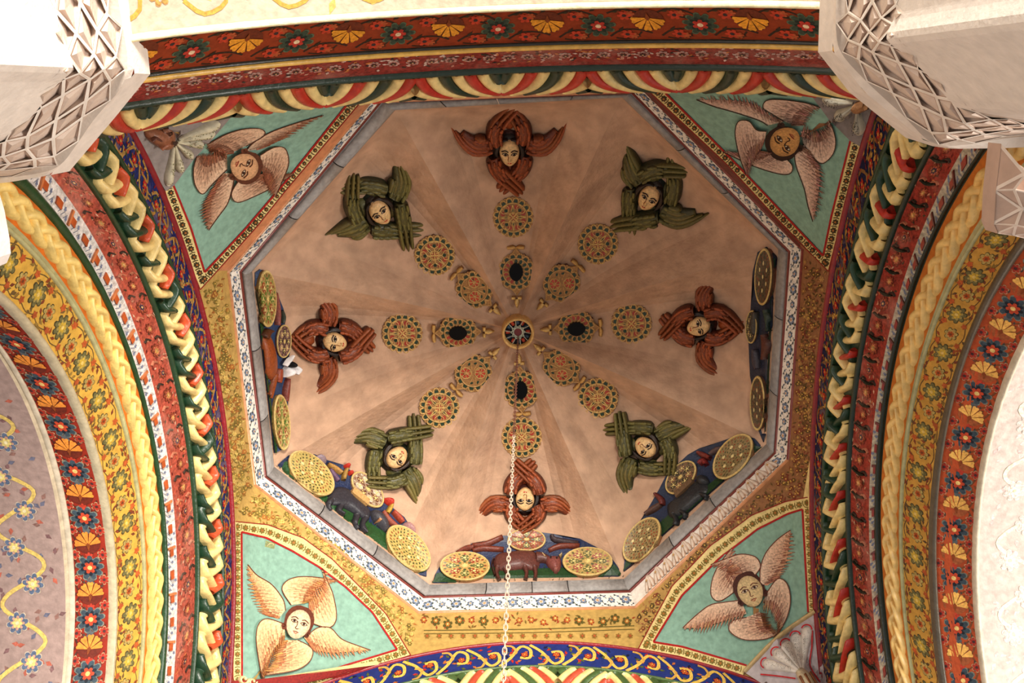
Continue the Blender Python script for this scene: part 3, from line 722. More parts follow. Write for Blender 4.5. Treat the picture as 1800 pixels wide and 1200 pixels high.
# brown moulding run beside the two upper octagon diagonals
for A, B, cc in (([(630, 180), (500, 334), (452, 394), (380, 475)], [(647, 180), (553, 296), (468, 396), (402, 474)], C(214, 140, 96)), ([(1144, 160), (1280, 288), (1365, 380), (1412, 425)], [(1133, 160), (1275, 301), (1352, 380), (1404, 432)], C(108, 44, 38))):
    mb = MB(); strip_poly(mb, FP, A, B, .010, cc); ob('brown_fillet', mb, M_gloss, PW)
# small flowers over the gilded walls
mb = MB()
for x in range(745, 1115, 21):
    y = 1094 + random.uniform(-4, 4) - (.012 * (x - 745)); k = random.random()
    star(mb, FP, x, y, 9 if k > .5 else 6, 6, .6, .004, C(96, 88, 40) if k > .5 else C(160, 60, 40), k); star(mb, FP, x, y, 4.5, 6, .6, .006, C(196, 120, 50)); disc(mb, FP, x, y, 2, .008, C(230, 200, 120), 6)
    for a in range(4): H = sub(FP, x + random.uniform(-10, 10), y + random.uniform(-9, 9), random.uniform(0, 6.3)); flat(mb, H, [(0, 0), (4, 1.6), (8, 0), (4, -1.6)], .003, random.choice([C(120, 100, 44), C(160, 70, 40), C(130, 90, 40)]))
    star(mb, FP, x + 6, 1118 + .0004 * (x - 905) ** 2 * .0, 5, 6, .6, .004, C(150, 110, 50), k); star(mb, FP, x + 6, 1118, 2.4, 5, .6, .006, C(190, 90, 50))
line(mb, FP, [(745, 1108), (930, 1106), (1115, 1100)], 1.4, .004, C(100, 90, 40)); line(mb, FP, [(745, 1114), (930, 1112), (1115, 1106)], 1.2, .004, C(100, 90, 40))
def goldrow(A, B, dens, cc):
    for i in range(dens):
        t = random.random(); s_ = random.uniform(.12, .9)
        n = len(A) - 1; k = min(int(t * n), n - 1); f = t * n - k
        a = (lerp(A[k][0], A[k + 1][0], f), lerp(A[k][1], A[k + 1][1], f)); b = (lerp(B[k][0], B[k + 1][0], f), lerp(B[k][1], B[k + 1][1], f))
        x, y = lerp(a[0], b[0], s_), lerp(a[1], b[1], s_)
        if random.random() < .3: star(mb, FP, x, y, random.uniform(3, 5), 6, .6, .004, vary(random.choice(cc), .2)); disc(mb, FP, x, y, 1.4, .006, C(220, 180, 90), 6)
        else: H = sub(FP, x, y, random.uniform(0, 6.3)); flat(mb, H, [(0, 0), (3.5, 1.6), (8, 0), (3.5, -1.6)], .003, vary(random.choice(cc), .2))
gc = [C(150, 128, 56), C(176, 110, 50), C(130, 110, 50), C(226, 196, 110)]
goldrow([(397, 485), (425, 700), (444, 850)], [(352, 515), (392, 700), (406, 900)], 520, gc)
goldrow([(447, 860), (600, 960), (735, 1082)], [(420, 905), (590, 985), (720, 1140)], 420, gc)
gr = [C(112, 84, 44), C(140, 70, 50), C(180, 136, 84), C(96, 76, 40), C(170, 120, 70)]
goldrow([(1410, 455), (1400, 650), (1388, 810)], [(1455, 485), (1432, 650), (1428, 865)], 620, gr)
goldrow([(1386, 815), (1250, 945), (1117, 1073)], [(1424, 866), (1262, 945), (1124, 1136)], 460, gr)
ob('gilded_flowers', mb, M_paint, PW, False, kind='stuff')
# vertex colours of the gilded wall turn browner towards the right
# ------------------------------------------------------------------ painted six-winged cherubs
def ribpt(P, t):
    n = len(P) - 1; k = min(int(t * n), n - 1); f = t * n - k; return (lerp(P[k][0], P[k + 1][0], f), lerp(P[k][1], P[k + 1][1], f))
def painted_wing(F, lead, trail, base, dark, tipc, line_c, h=.010):
    mb = MB(); A = catmull(lead, 6); B = catmull(trail, 6); nu, nv = 22, 8
    vs = []; cs = []
    for i in range(nu + 1):
        for j in range(nv + 1):
            a = ribpt(A, i / nu); b = ribpt(B, i / nu); t = j / nv; vs.append(F(lerp(a[0], b[0], t), lerp(a[1], b[1], t), h))
            f = min(1, max(0, (i / nu) * .7 + t * .7 - .25)); cs.append(tuple(lerp(base[m], tipc[m], f) for m in range(3)))
    m_ = nv + 1
    mb.add(vs, [(i * m_ + j, i * m_ + j + 1, (i + 1) * m_ + j + 1, (i + 1) * m_ + j) for i in range(nu) for j in range(nv)], cs)
    # long feathers hanging off the trailing edge, then rows of strokes over the wing
    tip = A[-1]; nf = 17
    def dirs(t):
        b = ribpt(B, t); a = ribpt(A, t); dx, dy = tip[0] - a[0], tip[1] - a[1]; l = math.hypot(dx, dy) or 1; ox, oy = b[0] - a[0], b[1] - a[1]; ol = math.hypot(ox, oy) or 1
        ex, ey = dx / l * .8 + ox / ol * .5, dy / l * .8 + oy / ol * .5; q = math.hypot(ex, ey) or 1; return a, b, ox / ol, oy / ol, ol, ex / q, ey / q
    for i in range(1, nf):
        t = i / nf * .93; a, b, ox, oy, ol, ex, ey = dirs(t)
        fl = min(15, 5 + ol * .4) * (1 - .25 * t) * random.uniform(.8, 1.15); st = (b[0] - ox * 4 - ex * 4, b[1] - oy * 4 - ey * 4); en = (b[0] + ex * fl, b[1] + ey * fl); nx, ny = -ey, ex
        col = vary(tuple(lerp(tipc[m], dark[m], .35 * random.random()) for m in range(3)), .1)
        flat(mb, F, [(st[0] - nx * 2.0, st[1] - ny * 2.0), ((st[0] + en[0]) / 2 - nx * 1.6, (st[1] + en[1]) / 2 - ny * 1.6), en, ((st[0] + en[0]) / 2 + nx * 1.6, (st[1] + en[1]) / 2 + ny * 1.6), (st[0] + nx * 2.0, st[1] + ny * 2.0)], h + .0015, col)
        line(mb, F, [(st[0] - nx * 1.8, st[1] - ny * 1.8), en], .9, h + .0025, dark, 2)
    for row in range(4):
        for i in range(1, 15):
            t = i / 15 + random.uniform(-.02, .02); q = .22 + .19 * row; a, b, ox, oy, ol, ex, ey = dirs(t)
            x, y = lerp(a[0], b[0], q), lerp(a[1], b[1], q); fl = min(14, 3 + ol * .45) * random.uniform(.7, 1.1)
            line(mb, F, [(x, y), (x + ex * fl * .5 + ox, y + ey * fl * .5 + oy), (x + ex * fl, y + ey * fl)], 1.6 + row * .4, h + .003, vary(tuple(lerp(base[m], dark[m], .3 + .2 * row) for m in range(3)), .2), 2, True)
    line(mb, F, A, 1.5, h + .004, line_c, 1)
    return mb
def painted_face(root, F, c, ang, hw, hh, skin, hair, lc, h=.014):
    G = sub(F, c[0], c[1], ang - math.pi / 2)        # local v axis points to the chin
    mb = MB(); n = 24; vs = [G(0, 0, h)]
    for ring in (.25, .5, .75, 1.0):
        for i in range(n):
            a = 2 * math.pi * i / n; k = 1.0 + .22 * max(0, -math.sin(a)) ** .6 + .2 * abs(math.cos(a)) * (1 if math.sin(a) < .55 else .4)
            vs.append(G(math.cos(a) * hw * k * ring, -hh * .04 + math.sin(a) * hh * (k if math.sin(a) < 0 else .98) * ring, h))
    mb.add(vs, [(0, 1 + i, 1 + (i + 1) % n) for i in range(n)] + [(1 + r * n + i, 1 + r * n + (i + 1) % n, 1 + (r + 1) * n + (i + 1) % n, 1 + (r + 1) * n + i) for r in range(3) for i in range(n)], hair)
    for sg in (-1, 1):
        for k in range(3): disc(mb, G, sg * hw * (1.02 + .1 * (k % 2)), hh * (.25 + .14 * k), hw * .17, h + .0005, vary(hair, .25), 10)
    ob('hair', mb, M_paint, root, False)
    mb = MB(); n = 24; vs = [G(0, 0, h + .002)]; cs = [skin]
    for ring in (.2, .4, .6, .8, 1.0):
        for i in range(n):
            a = 2 * math.pi * i / n; x = math.cos(a) * hw * (1 - .12 * max(0, math.sin(a))); y = math.sin(a) * hh
            vs.append(G(x * ring, y * ring, h + .0035)); f = 0 if ring < .7 else (.2 if ring < .9 else .7); cs.append(tuple(lerp(skin[m], lc[m] * .5 + skin[m] * .5, f) for m in range(3)))
    fs = [(0, 1 + i, 1 + (i + 1) % n) for i in range(n)]
    for r in range(4): fs += [(1 + r * n + i, 1 + r * n + (i + 1) % n, 1 + (r + 1) * n + (i + 1) % n, 1 + (r + 1) * n + i) for i in range(n)]
    mb.add(vs, fs, cs); hx = h + .006
    for sg in (-1, 1):
        x0 = sg * hw * .42; y0 = -hh * .12
        flat(mb, G, [(x0 - hw * .26, y0), (x0 - hw * .1, y0 - hh * .09), (x0 + hw * .1, y0 - hh * .09), (x0 + hw * .26, y0), (x0, y0 + hh * .09)], hx, C(240, 226, 196))
        disc(mb, G, x0, y0 - hh * .01, hw * .11, hx + .001, C(60, 36, 24), 8)
        line(mb, G, [(x0 - hw * .3, y0), (x0, y0 - hh * .12), (x0 + hw * .3, y0 + .2)], hw * .06, hx + .002, lc); line(mb, G, [(x0 - hw * .26, y0 + hh * .02), (x0, y0 + hh * .11), (x0 + hw * .26, y0)], hw * .035, hx + .002, lc)
        line(mb, G, [(x0 - sg * hw * .26, y0 - hh * .2), (x0, y0 - hh * .29), (x0 + sg * hw * .34, y0 - hh * .16)], hw * .07, hx + .002, lc)
    line(mb, G, [(-hw * .14, -hh * .2), (-hw * .08, hh * .1), (-hw * .15, hh * .28), (0, hh * .33), (hw * .12, hh * .28)], hw * .06, hx, lc)
    line(mb, G, [(-hw * .24, hh * .55), (-hw * .06, hh * .52), (hw * .06, hh * .52), (hw * .24, hh * .55)], hw * .07, hx, C(150, 60, 44)); line(mb, G, [(-hw * .14, hh * .6), (0, hh * .64), (hw * .14, hh * .6)], hw * .07, hx, C(186, 96, 70))
    ob('face', mb, M_paint, root, False)
z = Z(420, 920, 4.287); zt = Z(1200, 140, 4.617); z1 = Z(0, 0, 3); z3 = Z(1200, 800, 3)
cherubs = {
 'BL': (z, (418, 760), 110, 21, 26, [
   ([(345, 655), (325, 570), (240, 460), (130, 390), (60, 310)], [(290, 720), (200, 680), (150, 590), (105, 480), (60, 310)]),
   ([(385, 615), (318, 505), (345, 440), (430, 405), (560, 405), (740, 430)], [(500, 600), (530, 560), (560, 500), (620, 450), (740, 430)]),
   ([(545, 755), (670, 785), (725, 710), (700, 540), (650, 420), (620, 340)], [(515, 650), (560, 590), (620, 510), (645, 440), (620, 340)]),
   ([(520, 830), (590, 785), (680, 790), (760, 870), (880, 920), (980, 955)], [(480, 860), (540, 930), (640, 970), (780, 970), (980, 955)]),
   ([(430, 880), (510, 920), (545, 970), (510, 1050), (400, 1110), (150, 1150)], [(330, 880), (290, 960), (290, 1030), (240, 1090), (150, 1150)]),
   ([(330, 760), (200, 720), (135, 760), (115, 860), (130, 1000), (160, 1170)], [(335, 870), (260, 930), (210, 1020), (180, 1090), (160, 1170)])],
   C(240, 212, 160), C(166, 84, 40), C(220, 160, 100), C(110, 50, 28), C(244, 220, 180), C(112, 54, 34)),
 'TR': (zt, (850, 450), -40, 25, 28, [
   ([(700, 360), (620, 315), (420, 250), (260, 205), (120, 150)], [(830, 330), (700, 270), (580, 190), (420, 160), (120, 150)]),
   ([(830, 320), (740, 265), (665, 215), (690, 155), (800, 145), (1000, 170), (1130, 210)], [(920, 360), (950, 340), (980, 290), (1020, 240), (1130, 210)]),
   ([(990, 500), (1080, 620), (1150, 660), (1230, 590), (1255, 500), (1240, 400), (1200, 310)], [(970, 400), (1050, 440), (1120, 450), (1175, 410), (1200, 310)]),
   ([(920, 560), (935, 680), (1000, 860), (1030, 1000), (1070, 1130)], [(1000, 510), (1060, 610), (1120, 710), (1115, 900), (1070, 1130)]),
   ([(820, 580), (905, 670), (890, 735), (800, 740), (600, 680), (340, 560)], [(740, 570), (660, 570), (600, 590), (500, 590), (340, 560)]),
   ([(700, 390), (620, 380), (560, 310), (475, 310), (445, 400), (470, 560), (530, 740)], [(680, 480), (620, 540), (580, 600), (550, 680), (530, 740)])],
   C(236, 206, 184), C(110, 62, 50), C(196, 150, 134), C(50, 26, 18), C(214, 160, 96), C(46, 26, 20)),
 'TL': (z1, (1270, 850), 205, 24, 25, [
   ([(1290, 790), (1330, 745), (1420, 690), (1560, 640), (1700, 600)], [(1360, 780), (1430, 745), (1500, 710), (1600, 650), (1700, 600)]),
   ([(1290, 760), (1385, 705), (1370, 670), (1280, 670), (1180, 700), (1090, 750)], [(1210, 800), (1170, 800), (1140, 780), (1120, 765), (1090, 750)]),
   ([(1190, 880), (1110, 960), (1060, 1010), (1020, 960), (1012, 880), (1030, 810)], [(1190, 800), (1130, 820), (1090, 835), (1060, 830), (1030, 810)]),
   ([(1230, 900), (1215, 980), (1190, 1060), (1140, 1130), (1090, 1200)], [(1170, 900), (1120, 980), (1085, 1050), (1080, 1120), (1090, 1200)]),
   ([(1270, 905), (1210, 1000), (1240, 1050), (1330, 1020), (1440, 965), (1540, 900)], [(1330, 905), (1370, 920), (1420, 930), (1480, 920), (1540, 900)]),
   ([(1360, 800), (1430, 760), (1490, 765), (1510, 840), (1480, 930), (1440, 1020)], [(1370, 870), (1390, 900), (1410, 930), (1425, 970), (1440, 1020)])],
   C(232, 196, 164), C(116, 60, 38), C(176, 112, 80), C(84, 44, 28), C(232, 180, 134), C(98, 52, 34)),
 'BR': (z3, (355, 730), 68, 22, 28, [
   ([(290, 710), (200, 770), (152, 740), (160, 650), (200, 570), (262, 490)], [(290, 690), (262, 650), (250, 610), (262, 560), (262, 490)]),
   ([(380, 640), (412, 590), (385, 540), (310, 525), (240, 545), (150, 580)], [(300, 650), (290, 620), (270, 600), (220, 590), (150, 580)]),
   ([(410, 680), (412, 600), (440, 520), (500, 450), (570, 400)], [(450, 690), (490, 650), (540, 580), (560, 490), (570, 400)]),
   ([(440, 740), (500, 658), (550, 680), (570, 760), (555, 850), (510, 940)], [(420, 790), (470, 800), (500, 840), (515, 890), (510, 940)]),
   ([(340, 860), (262, 880), (250, 930), (320, 975), (430, 975), (510, 945)], [(410, 830), (420, 870), (430, 910), (460, 935), (510, 945)]),
   ([(310, 770), (230, 780), (150, 795), (80, 845), (5, 915)], [(340, 840), (270, 860), (180, 890), (100, 912), (5, 915)])],
   C(240, 208, 180), C(128, 62, 40), C(216, 160, 124), C(110, 50, 34), C(232, 204, 150), C(78, 38, 28))}
for q, (zz, fc, ang, hw, hh, wings, base, dark, tipc, lc, skin, hair) in cherubs.items():
    extra = {'BL': 'golden wings, pale face tilted left', 'TR': 'dusty pink wings, dark-rimmed sideways face', 'TL': 'brown wings, round sideways face', 'BR': 'white and rust wings, narrow face'}[q]
    Fk = surf_frame(B_pend, 1.0, None, zz([fc])[0]); root = thing('cherub_painting', 'cherub painted on the %s teal panel, %s' % (where[q], extra), 'painting', 'cherubs painted on the teal corner panels')
    for i, (a, b) in enumerate(wings):
        ob('wing', painted_wing(Fk, zz(a), zz(b), base, dark, tipc, lc, .013 + .004 * i), M_paint, root, False)
    c = zz([fc])[0]; Fp = plane_frame(B_pend, c, 1.0, 22); painted_face(root, Fp, c, math.radians(ang), hw, hh, skin, hair, lc, .05)
    origin_to(root, FP(c[0], c[1], 0))
# a small square of bare paint on the lower left panel
mb = MB(); flat(mb, FP, [(466, 950), (483, 955), (481, 965), (464, 961)], .009, C(150, 160, 110)); line(mb, FP, [(468, 960), (474, 955), (480, 957)], 1.2, .011, C(226, 196, 150)); ob('paint_test_patch', mb, M_paint, PW, False)

# ------------------------------------------------------------------ carved shells in the corners
def zz5(pts): return Z(150, 180, 4.285)(pts)
root = thing('shell_corbel', 'grey corner panel with a carved brown head and long speckled white petals, upper left', 'carving', 'shells in the corners')
Fs = surf_frame(B_pend, .005, None, (300, 245)); N0 = Fs.N
mb = MB(); panel(mb, Fs, zz5([(300, 175), (500, 150), (800, 118), (1090, 92), (940, 270), (800, 420), (660, 610), (592, 655), (480, 450), (390, 300)]), 4, C(150, 140, 136), 7); ob('ground', mb, M_wall, root, False)
for tip in ((1000, 132), (960, 205), (872, 295), (790, 395), (700, 510), (600, 612)):
    mb = MB(); a, b = zz5([(650, 275), tip]); dx, dy = b[0] - a[0], b[1] - a[1]
    ridge(mb, Fs, [(a[0] + dx * .1, a[1] + dy * .1), (a[0] + dx * .5, a[1] + dy * .5), (a[0] + dx * .82, a[1] + dy * .82), (a[0] + dx * .97, a[1] + dy * .97)], [2.5, 5, 7.5, 3.5], 4, [9, 12, 14, 9], C(222, 214, 184), 3, 6, True, C(180, 170, 150))
    for k in range(14):
        t = random.uniform(.4, .9); H = sub(Fs, a[0] + dx * t + random.uniform(-3, 3), a[1] + dy * t + random.uniform(-3, 3), random.random() * 6); star(mb, H, 0, 0, 1.1, 4, .6, 14.2, C(96, 100, 50))
    ob('petal', mb, M_wall, root)
mb = MB(); cushion(mb, Fs, zz5([(425, 205), (470, 175), (560, 180), (640, 195), (665, 250), (640, 320), (580, 340), (500, 300), (440, 250)]), 2, 17, C(150, 92, 62), 5, None, 3, C(60, 30, 22)); 
ridge(mb, Fs, zz5([(520, 300), (560, 270), (590, 262)]), [2, 3, 1.5], 12, 19, C(160, 96, 66), 3); disc(mb, sub(Fs, *zz5([(615, 248)])[0]), 0, 0, 4, 18, C(60, 34, 26), 8); ridge(mb, Fs, zz5([(450, 240), (480, 215), (520, 235)]), 2, 14, 18.5, C(100, 54, 38), 3); ob('head', mb, M_carv, root)
origin_to(root, Fs(300, 245, 0))
root = thing('shell_corbel', 'grey corner panel with wooden knob and three lace-dotted petals, beside the upper right capital', 'carving', 'shells in the corners')
Fs = surf_frame(B_pend, .005, None, (1495, 200)); zc = Z(1430, 0, 4.286)
mb = MB(); panel(mb, Fs, zc([(-10, 700), (200, 690), (420, 700), (500, 850), (400, 1110), (290, 1050), (130, 890)]), 4, C(140, 132, 130), 7); ob('ground', mb, M_wall, root, False)
for tip in ((85, 722), (180, 880), (365, 1000)):
    mb = MB(); a, b = zc([(345, 765), tip]); dx, dy = b[0] - a[0], b[1] - a[1]
    for sc, col, hh in ((1.0, C(206, 198, 176), 13), (.72, C(186, 180, 164), 15)):
        ridge(mb, Fs, [(a[0] + dx * .12, a[1] + dy * .12), (a[0] + dx * .5, a[1] + dy * .5), (a[0] + dx * .8, a[1] + dy * .8), (a[0] + dx * (.9 + .08 * sc), a[1] + dy * (.9 + .08 * sc))], [2 * sc, 7 * sc, 11 * sc, 5 * sc], 4, [7, hh - 1, hh, 8], col, 3, 6, True)
    for k in range(46):
        t = random.uniform(.45, .88); r = random.uniform(-6, 6); l = math.hypot(dx, dy); H = sub(Fs, a[0] + dx * t - dy / l * r, a[1] + dy * t + dx / l * r, random.random() * 6); disc(mb, H, 0, 0, .8, 15.2, C(60, 58, 50), 5)
    ob('petal', mb, M_wall, root)
mb = MB(); ridge(mb, Fs, zc([(330, 775), (380, 775), (450, 740)]), [5, 9, 10], 3, [16, 22, 24], C(150, 104, 66), 3, 8, True); ob('wooden_knob', mb, M_carv, root); origin_to(root, Fs(1495, 200, 0))
root = thing('shell_corbel', 'white scalloped fan edged in red with a wooden hub, in the lower right corner', 'carving', 'shells in the corners')
Fs = surf_frame(B_pend, .005, None, (1390, 1130)); zc = Z(1300, 1020, 6.667)
mb = MB(); panel(mb, Fs, zc([(60, 1080), (90, 1040), (470, 660), (880, 370), (905, 460), (960, 900), (1050, 1300), (400, 1300)]), 4, C(196, 186, 188), 7); ob('ground', mb, M_wall, root, False)
mb = MB(); ridge(mb, Fs, zc([(60, 1075), (460, 665), (880, 375)]), 4, 2, 12, C(214, 184, 128), 3, 5, False); ob('tan_border', mb, M_gloss, root)
hub = zc([(740, 1090)])[0]
tips = [(795, 590), (660, 665), (545, 755), (430, 855), (310, 985)]
for tip in tips:
    mb = MB(); a = hub; b = zc([tip])[0]; dx, dy = b[0] - a[0], b[1] - a[1]
    ridge(mb, Fs, [(a[0] + dx * .05, a[1] + dy * .05), (a[0] + dx * .6, a[1] + dy * .6), (a[0] + dx * .95, a[1] + dy * .95), (a[0] + dx * 1.06, a[1] + dy * 1.06)], [2, 7, 10.5, 6], 3, [7, 12, 14, 8], C(238, 230, 220), 3, 6, True)
    for k in range(40):
        t = random.uniform(.3, .98); r = random.uniform(-6, 6) * t; l = math.hypot(dx, dy); disc(mb, Fs, a[0] + dx * t - dy / l * r, a[1] + dy * t + dx / l * r, .6, 14.4, C(120, 120, 110), 4)
    l = math.hypot(dx, dy); ux, uy = dx / l, dy / l
    b = (b[0] - ux * 2, b[1] - uy * 2); arc = [(b[0] + 9.5 * (ux * math.cos(q) - uy * math.sin(q)), b[1] + 9.5 * (uy * math.cos(q) + ux * math.sin(q))) for q in np.linspace(-1.35, 1.35, 7)]
    line(mb, Fs, arc, 2.4, 13, C(200, 34, 44), 2); ob('petal', mb, M_wall, root)
mb = MB(); line(mb, Fs, zc([(855, 600), (850, 800), (830, 1010), (950, 1200)]), 2.6, 8, C(196, 34, 44)); ob('red_outline', mb, M_paint, root, False); mb = MB(); line(mb, Fs, zc([(250, 1110), (450, 1130), (660, 1160)]), 2.6, 8, C(196, 34, 44)); ob('red_outline', mb, M_paint, root, False)
mb = MB(); ridge(mb, Fs, zc([(700, 1060), (790, 1180), (860, 1320)]), [8, 14, 15], 3, [16, 26, 28], C(224, 206, 170), 3, 8, True)
for k in (-1, 0, 1): ridge(mb, Fs, zc([(780 + k * 60, 1130 - k * 25), (870 + k * 60, 1290 - k * 25)]), 2.5, 20, [29 - abs(k) * 2, 31 - abs(k) * 2], C(150, 90, 50), 2)
ob('wooden_hub', mb, M_carv, root); origin_to(root, Fs(1390, 1130, 0))
root = thing('scroll_corbel', 'small cream scroll curling out of the lower left corner', 'carving'); Fs = surf_frame(B_pend, .005, None, (440, 1185))
for cx, cy, r in ((424, 1194, 9), (439, 1198, 8)):
    mb = MB(); ridge(mb, Fs, [(cx + r * (1 - t * .09) * math.cos(t * .8), cy + r * (1 - t * .09) * math.sin(t * .8)) for t in range(10)], 2.6, 1, 12, C(240, 214, 160), 2, 5); ob('scroll', mb, M_gloss, root)
origin_to(root, Fs(432, 1194, 0))

# ------------------------------------------------------------------ reliefs inside the dome
def relief_face(root, F, c, ang, hw, hh, skin, hair, hz=16, shade=C(200, 110, 60)):
    G = sub(F, c[0], c[1], ang - math.pi / 2); mb = MB()
    hp = [(hw * 1.22 * math.cos(a) , hh * (-.10) + hh * 1.13 * math.sin(a)) for a in np.linspace(0, 2 * math.pi, 14, endpoint=False)]
    cushion(mb, G, hp, 2, hz * .8, hair, 4, (0, -hh * .1), 1)
    for sg in (-1, 1):
        for k in range(4): ridge(mb, G, [(sg * hw * .15, -hh * (1.0)), (sg * hw * (.8 + .1 * k), -hh * (.85 - .12 * k)), (sg * hw * (1.15 + .06 * k), hh * (-.1 + .1 * k)), (sg * hw * (1.12), hh * (.5 + .05 * k))], [1, 2.2, 2.2, 1], hz * .3, hz * (.86 - .06 * k), vary(hair, .3), 3, 4)
    ob('hair', mb, M_carv, root)
    # face as a height field
    mb = MB(); nr, n = 9, 28; vs = []; cs = []
    def hf(x, y):     # x, y in -1..1
        r2 = min(1, x * x + y * y); b = math.sqrt(max(0, 1 - r2)) ** .7 * hz * .75
        nose = math.exp(-(x / .13) ** 2) * (max(0, min(1, (y + .2) / .5)) if y < .32 else max(0, 1 - (y - .32) / .07)) * hz * .3
        eye = -sum(math.exp(-((x - s_ * .42) / .2) ** 2 - ((y + .12) / .1) ** 2) for s_ in (-1, 1)) * hz * .09
        lips = math.exp(-(x / .2) ** 2 - ((y - .55) / .07) ** 2) * hz * .1
        chin = math.exp(-(x / .25) ** 2 - ((y - .82) / .12) ** 2) * hz * .08
        return hz * .45 + b + nose + eye + lips + chin
    for r in range(nr + 1):
        rr = (r / nr) ** .8
        for i in range(n):
            a = 2 * math.pi * i / n; x = rr * math.cos(a); y = rr * math.sin(a)
            vs.append(G(x * hw * (1 - .14 * max(0, y)), y * hh, hf(x, y) if r < nr else 2)); f = max(0, rr - .72) * 1.2; cs.append(tuple(lerp(skin[m], shade[m], f) for m in range(3)))
    mb.add(vs, [(r * n + i, r * n + (i + 1) % n, (r + 1) * n + (i + 1) % n, (r + 1) * n + i) for r in range(nr) for i in range(n)], cs)
    fo = ob('face', mb, M_carv, root)
    def P(x, y): return (x * hw, y * hh)
    Gh = lambda u, v, h: G(u, v, hf(u / hw, v / hh) + h)
    for sg in (-1, 1):
        mb = MB(); x0, y0 = sg * .42, -.12
        flat(mb, Gh, [P(x0 - .27, y0 + .01), P(x0 - .12, y0 - .06), P(x0 + .12, y0 - .06), P(x0 + .27, y0 + .01), P(x0 + .1, y0 + .06), P(x0 - .1, y0 + .06)], .35, C(236, 224, 196))
        disc(mb, Gh, *P(x0 + .02, y0), hw * .13, 2.1, C(30, 18, 14), 9)
        line(mb, Gh, [P(x0 - .3, y0 + .02), P(x0, y0 - .11), P(x0 + .3, y0 + .02)], hw * .085, .7, C(40, 22, 16)); line(mb, Gh, [P(x0 - .24, y0 + .04), P(x0, y0 + .11), P(x0 + .24, y0 + .03)], hw * .04, .7, C(120, 60, 40))
        line(mb, Gh, [P(x0 - sg * .3, y0 - .17), P(x0, y0 - .27), P(x0 + sg * .36, y0 - .13)], hw * .11, .7, C(54, 30, 20)); ob('eye', mb, M_paint, fo, False)
    mb = MB(); flat(mb, Gh, [P(-.22, .55), P(-.08, .49), P(0, .52), P(.08, .49), P(.22, .55), P(.08, .64), P(-.08, .64)], .5, C(190, 50, 34)); ob('mouth', mb, M_paint, fo, False)
    mb = MB(); line(mb, Gh, [P(-.16, -.1), P(-.13, .12), P(-.17, .27), P(-.06, .37), P(.08, .37), P(.15, .28)], hw * .06, .4, C(140, 76, 44)); ob('nose_shading', mb, M_paint, fo, False)
def carved_wing(root, G, spine, wd, h0, hz, col, col2, nf=4, kind='long'):
    # spine root -> tip; half widths wd; long parallel feathers, or a fanned leaf wing
    P = catmull(spine, 8); n = len(P)
    def at(t, o):
        k = t * (n - 1); i = min(int(k), n - 2); f = k - i; a, b = P[i], P[i + 1]; dx, dy = b[0] - a[0], b[1] - a[1]; l = math.hypot(dx, dy) or 1
        m = len(wd) - 1; kk = t * m; j = min(int(kk), m - 1); w_ = lerp(wd[j], wd[j + 1], kk - j)
        return (lerp(a[0], b[0], f) - dy / l * w_ * o, lerp(a[1], b[1], f) + dx / l * w_ * o)
    mb = MB(); ts = [0, .12, .28, .45, .6]
    wds = [lerp(wd[0], wd[0], 0) * .55, wd[0] * .95, wd[0], wd[0] * .96, wd[0] * .7]
    if kind == 'leaf': ts = [0, .2, .4, .6, .8]; wds = [wd[0] * .6, wd[0] * .95, wd[0] * .95, wd[0] * .7, wd[0] * .4]
    ridge(mb, G, [at(t, 0) for t in ts], [abs(a) * 1.02 for a in wds], h0 * .3, [h0 + hz * .75, h0 + hz, h0 + hz, h0 + hz * .8, h0 + hz * .3], tuple(lerp(col[m], col2[m], .45) for m in range(3)), 3, 8, True, col2)
    wing = ob('wing', mb, M_carv, root)
    for r in range(4):           # covert scales
        for c_ in range(3):
            t = .05 + .11 * r; o = (-.6 + .6 * c_) * (1 if r % 2 == 0 else .8) + (.12 if r % 2 else 0)
            a = at(t, o); b = at(t + .16, o); mb2 = MB()
            ridge(mb2, G, [a, ((a[0] + b[0]) / 2, (a[1] + b[1]) / 2), b], [2.6, 4.0, 1.4], h0 + hz * .5, [h0 + hz * (1.1 - .1 * r), h0 + hz * (1.2 - .1 * r), h0 + hz * .9], vary(col, .25), 2, 5, True, col2)
            ob('feather', mb2, M_carv, wing)
    for i in range(nf):
        o = -1 + (2 * i + 1) / nf
        if kind == 'long':
            te = 1.0 - .05 * abs(i - (nf - 1) / 2); pts = [at(t, o) for t in (.36, .55, .75, .9, te)]; w1 = abs(wd[0]) / nf * 1.02; ww = [w1 * .6, w1 * .9, w1 * .92, w1 * .86, w1 * .45]
        else:
            te = 1.0 - .11 * i; pts = [at(t, lerp(o * .9, o * 1.25, t)) for t in (.15, .15 + (te - .15) * .35, .15 + (te - .15) * .7, te)]; w1 = abs(wd[0]) / nf * 1.5; ww = [w1 * .7, w1, w1 * .95, w1 * .3]
        mb2 = MB(); ridge(mb2, G, pts, ww, h0 * .2, [h0 + hz * q for q in ((.7, .72, .68, .62, .4) if kind == 'long' else (.95, 1.1, 1.0, .6))], vary(tuple(lerp(col[m], (.2, .1, .03)[m], random.random() * .3) for m in range(3)), .22), 3, 6, True, col2)
        ob('feather', mb2, M_carv, wing)
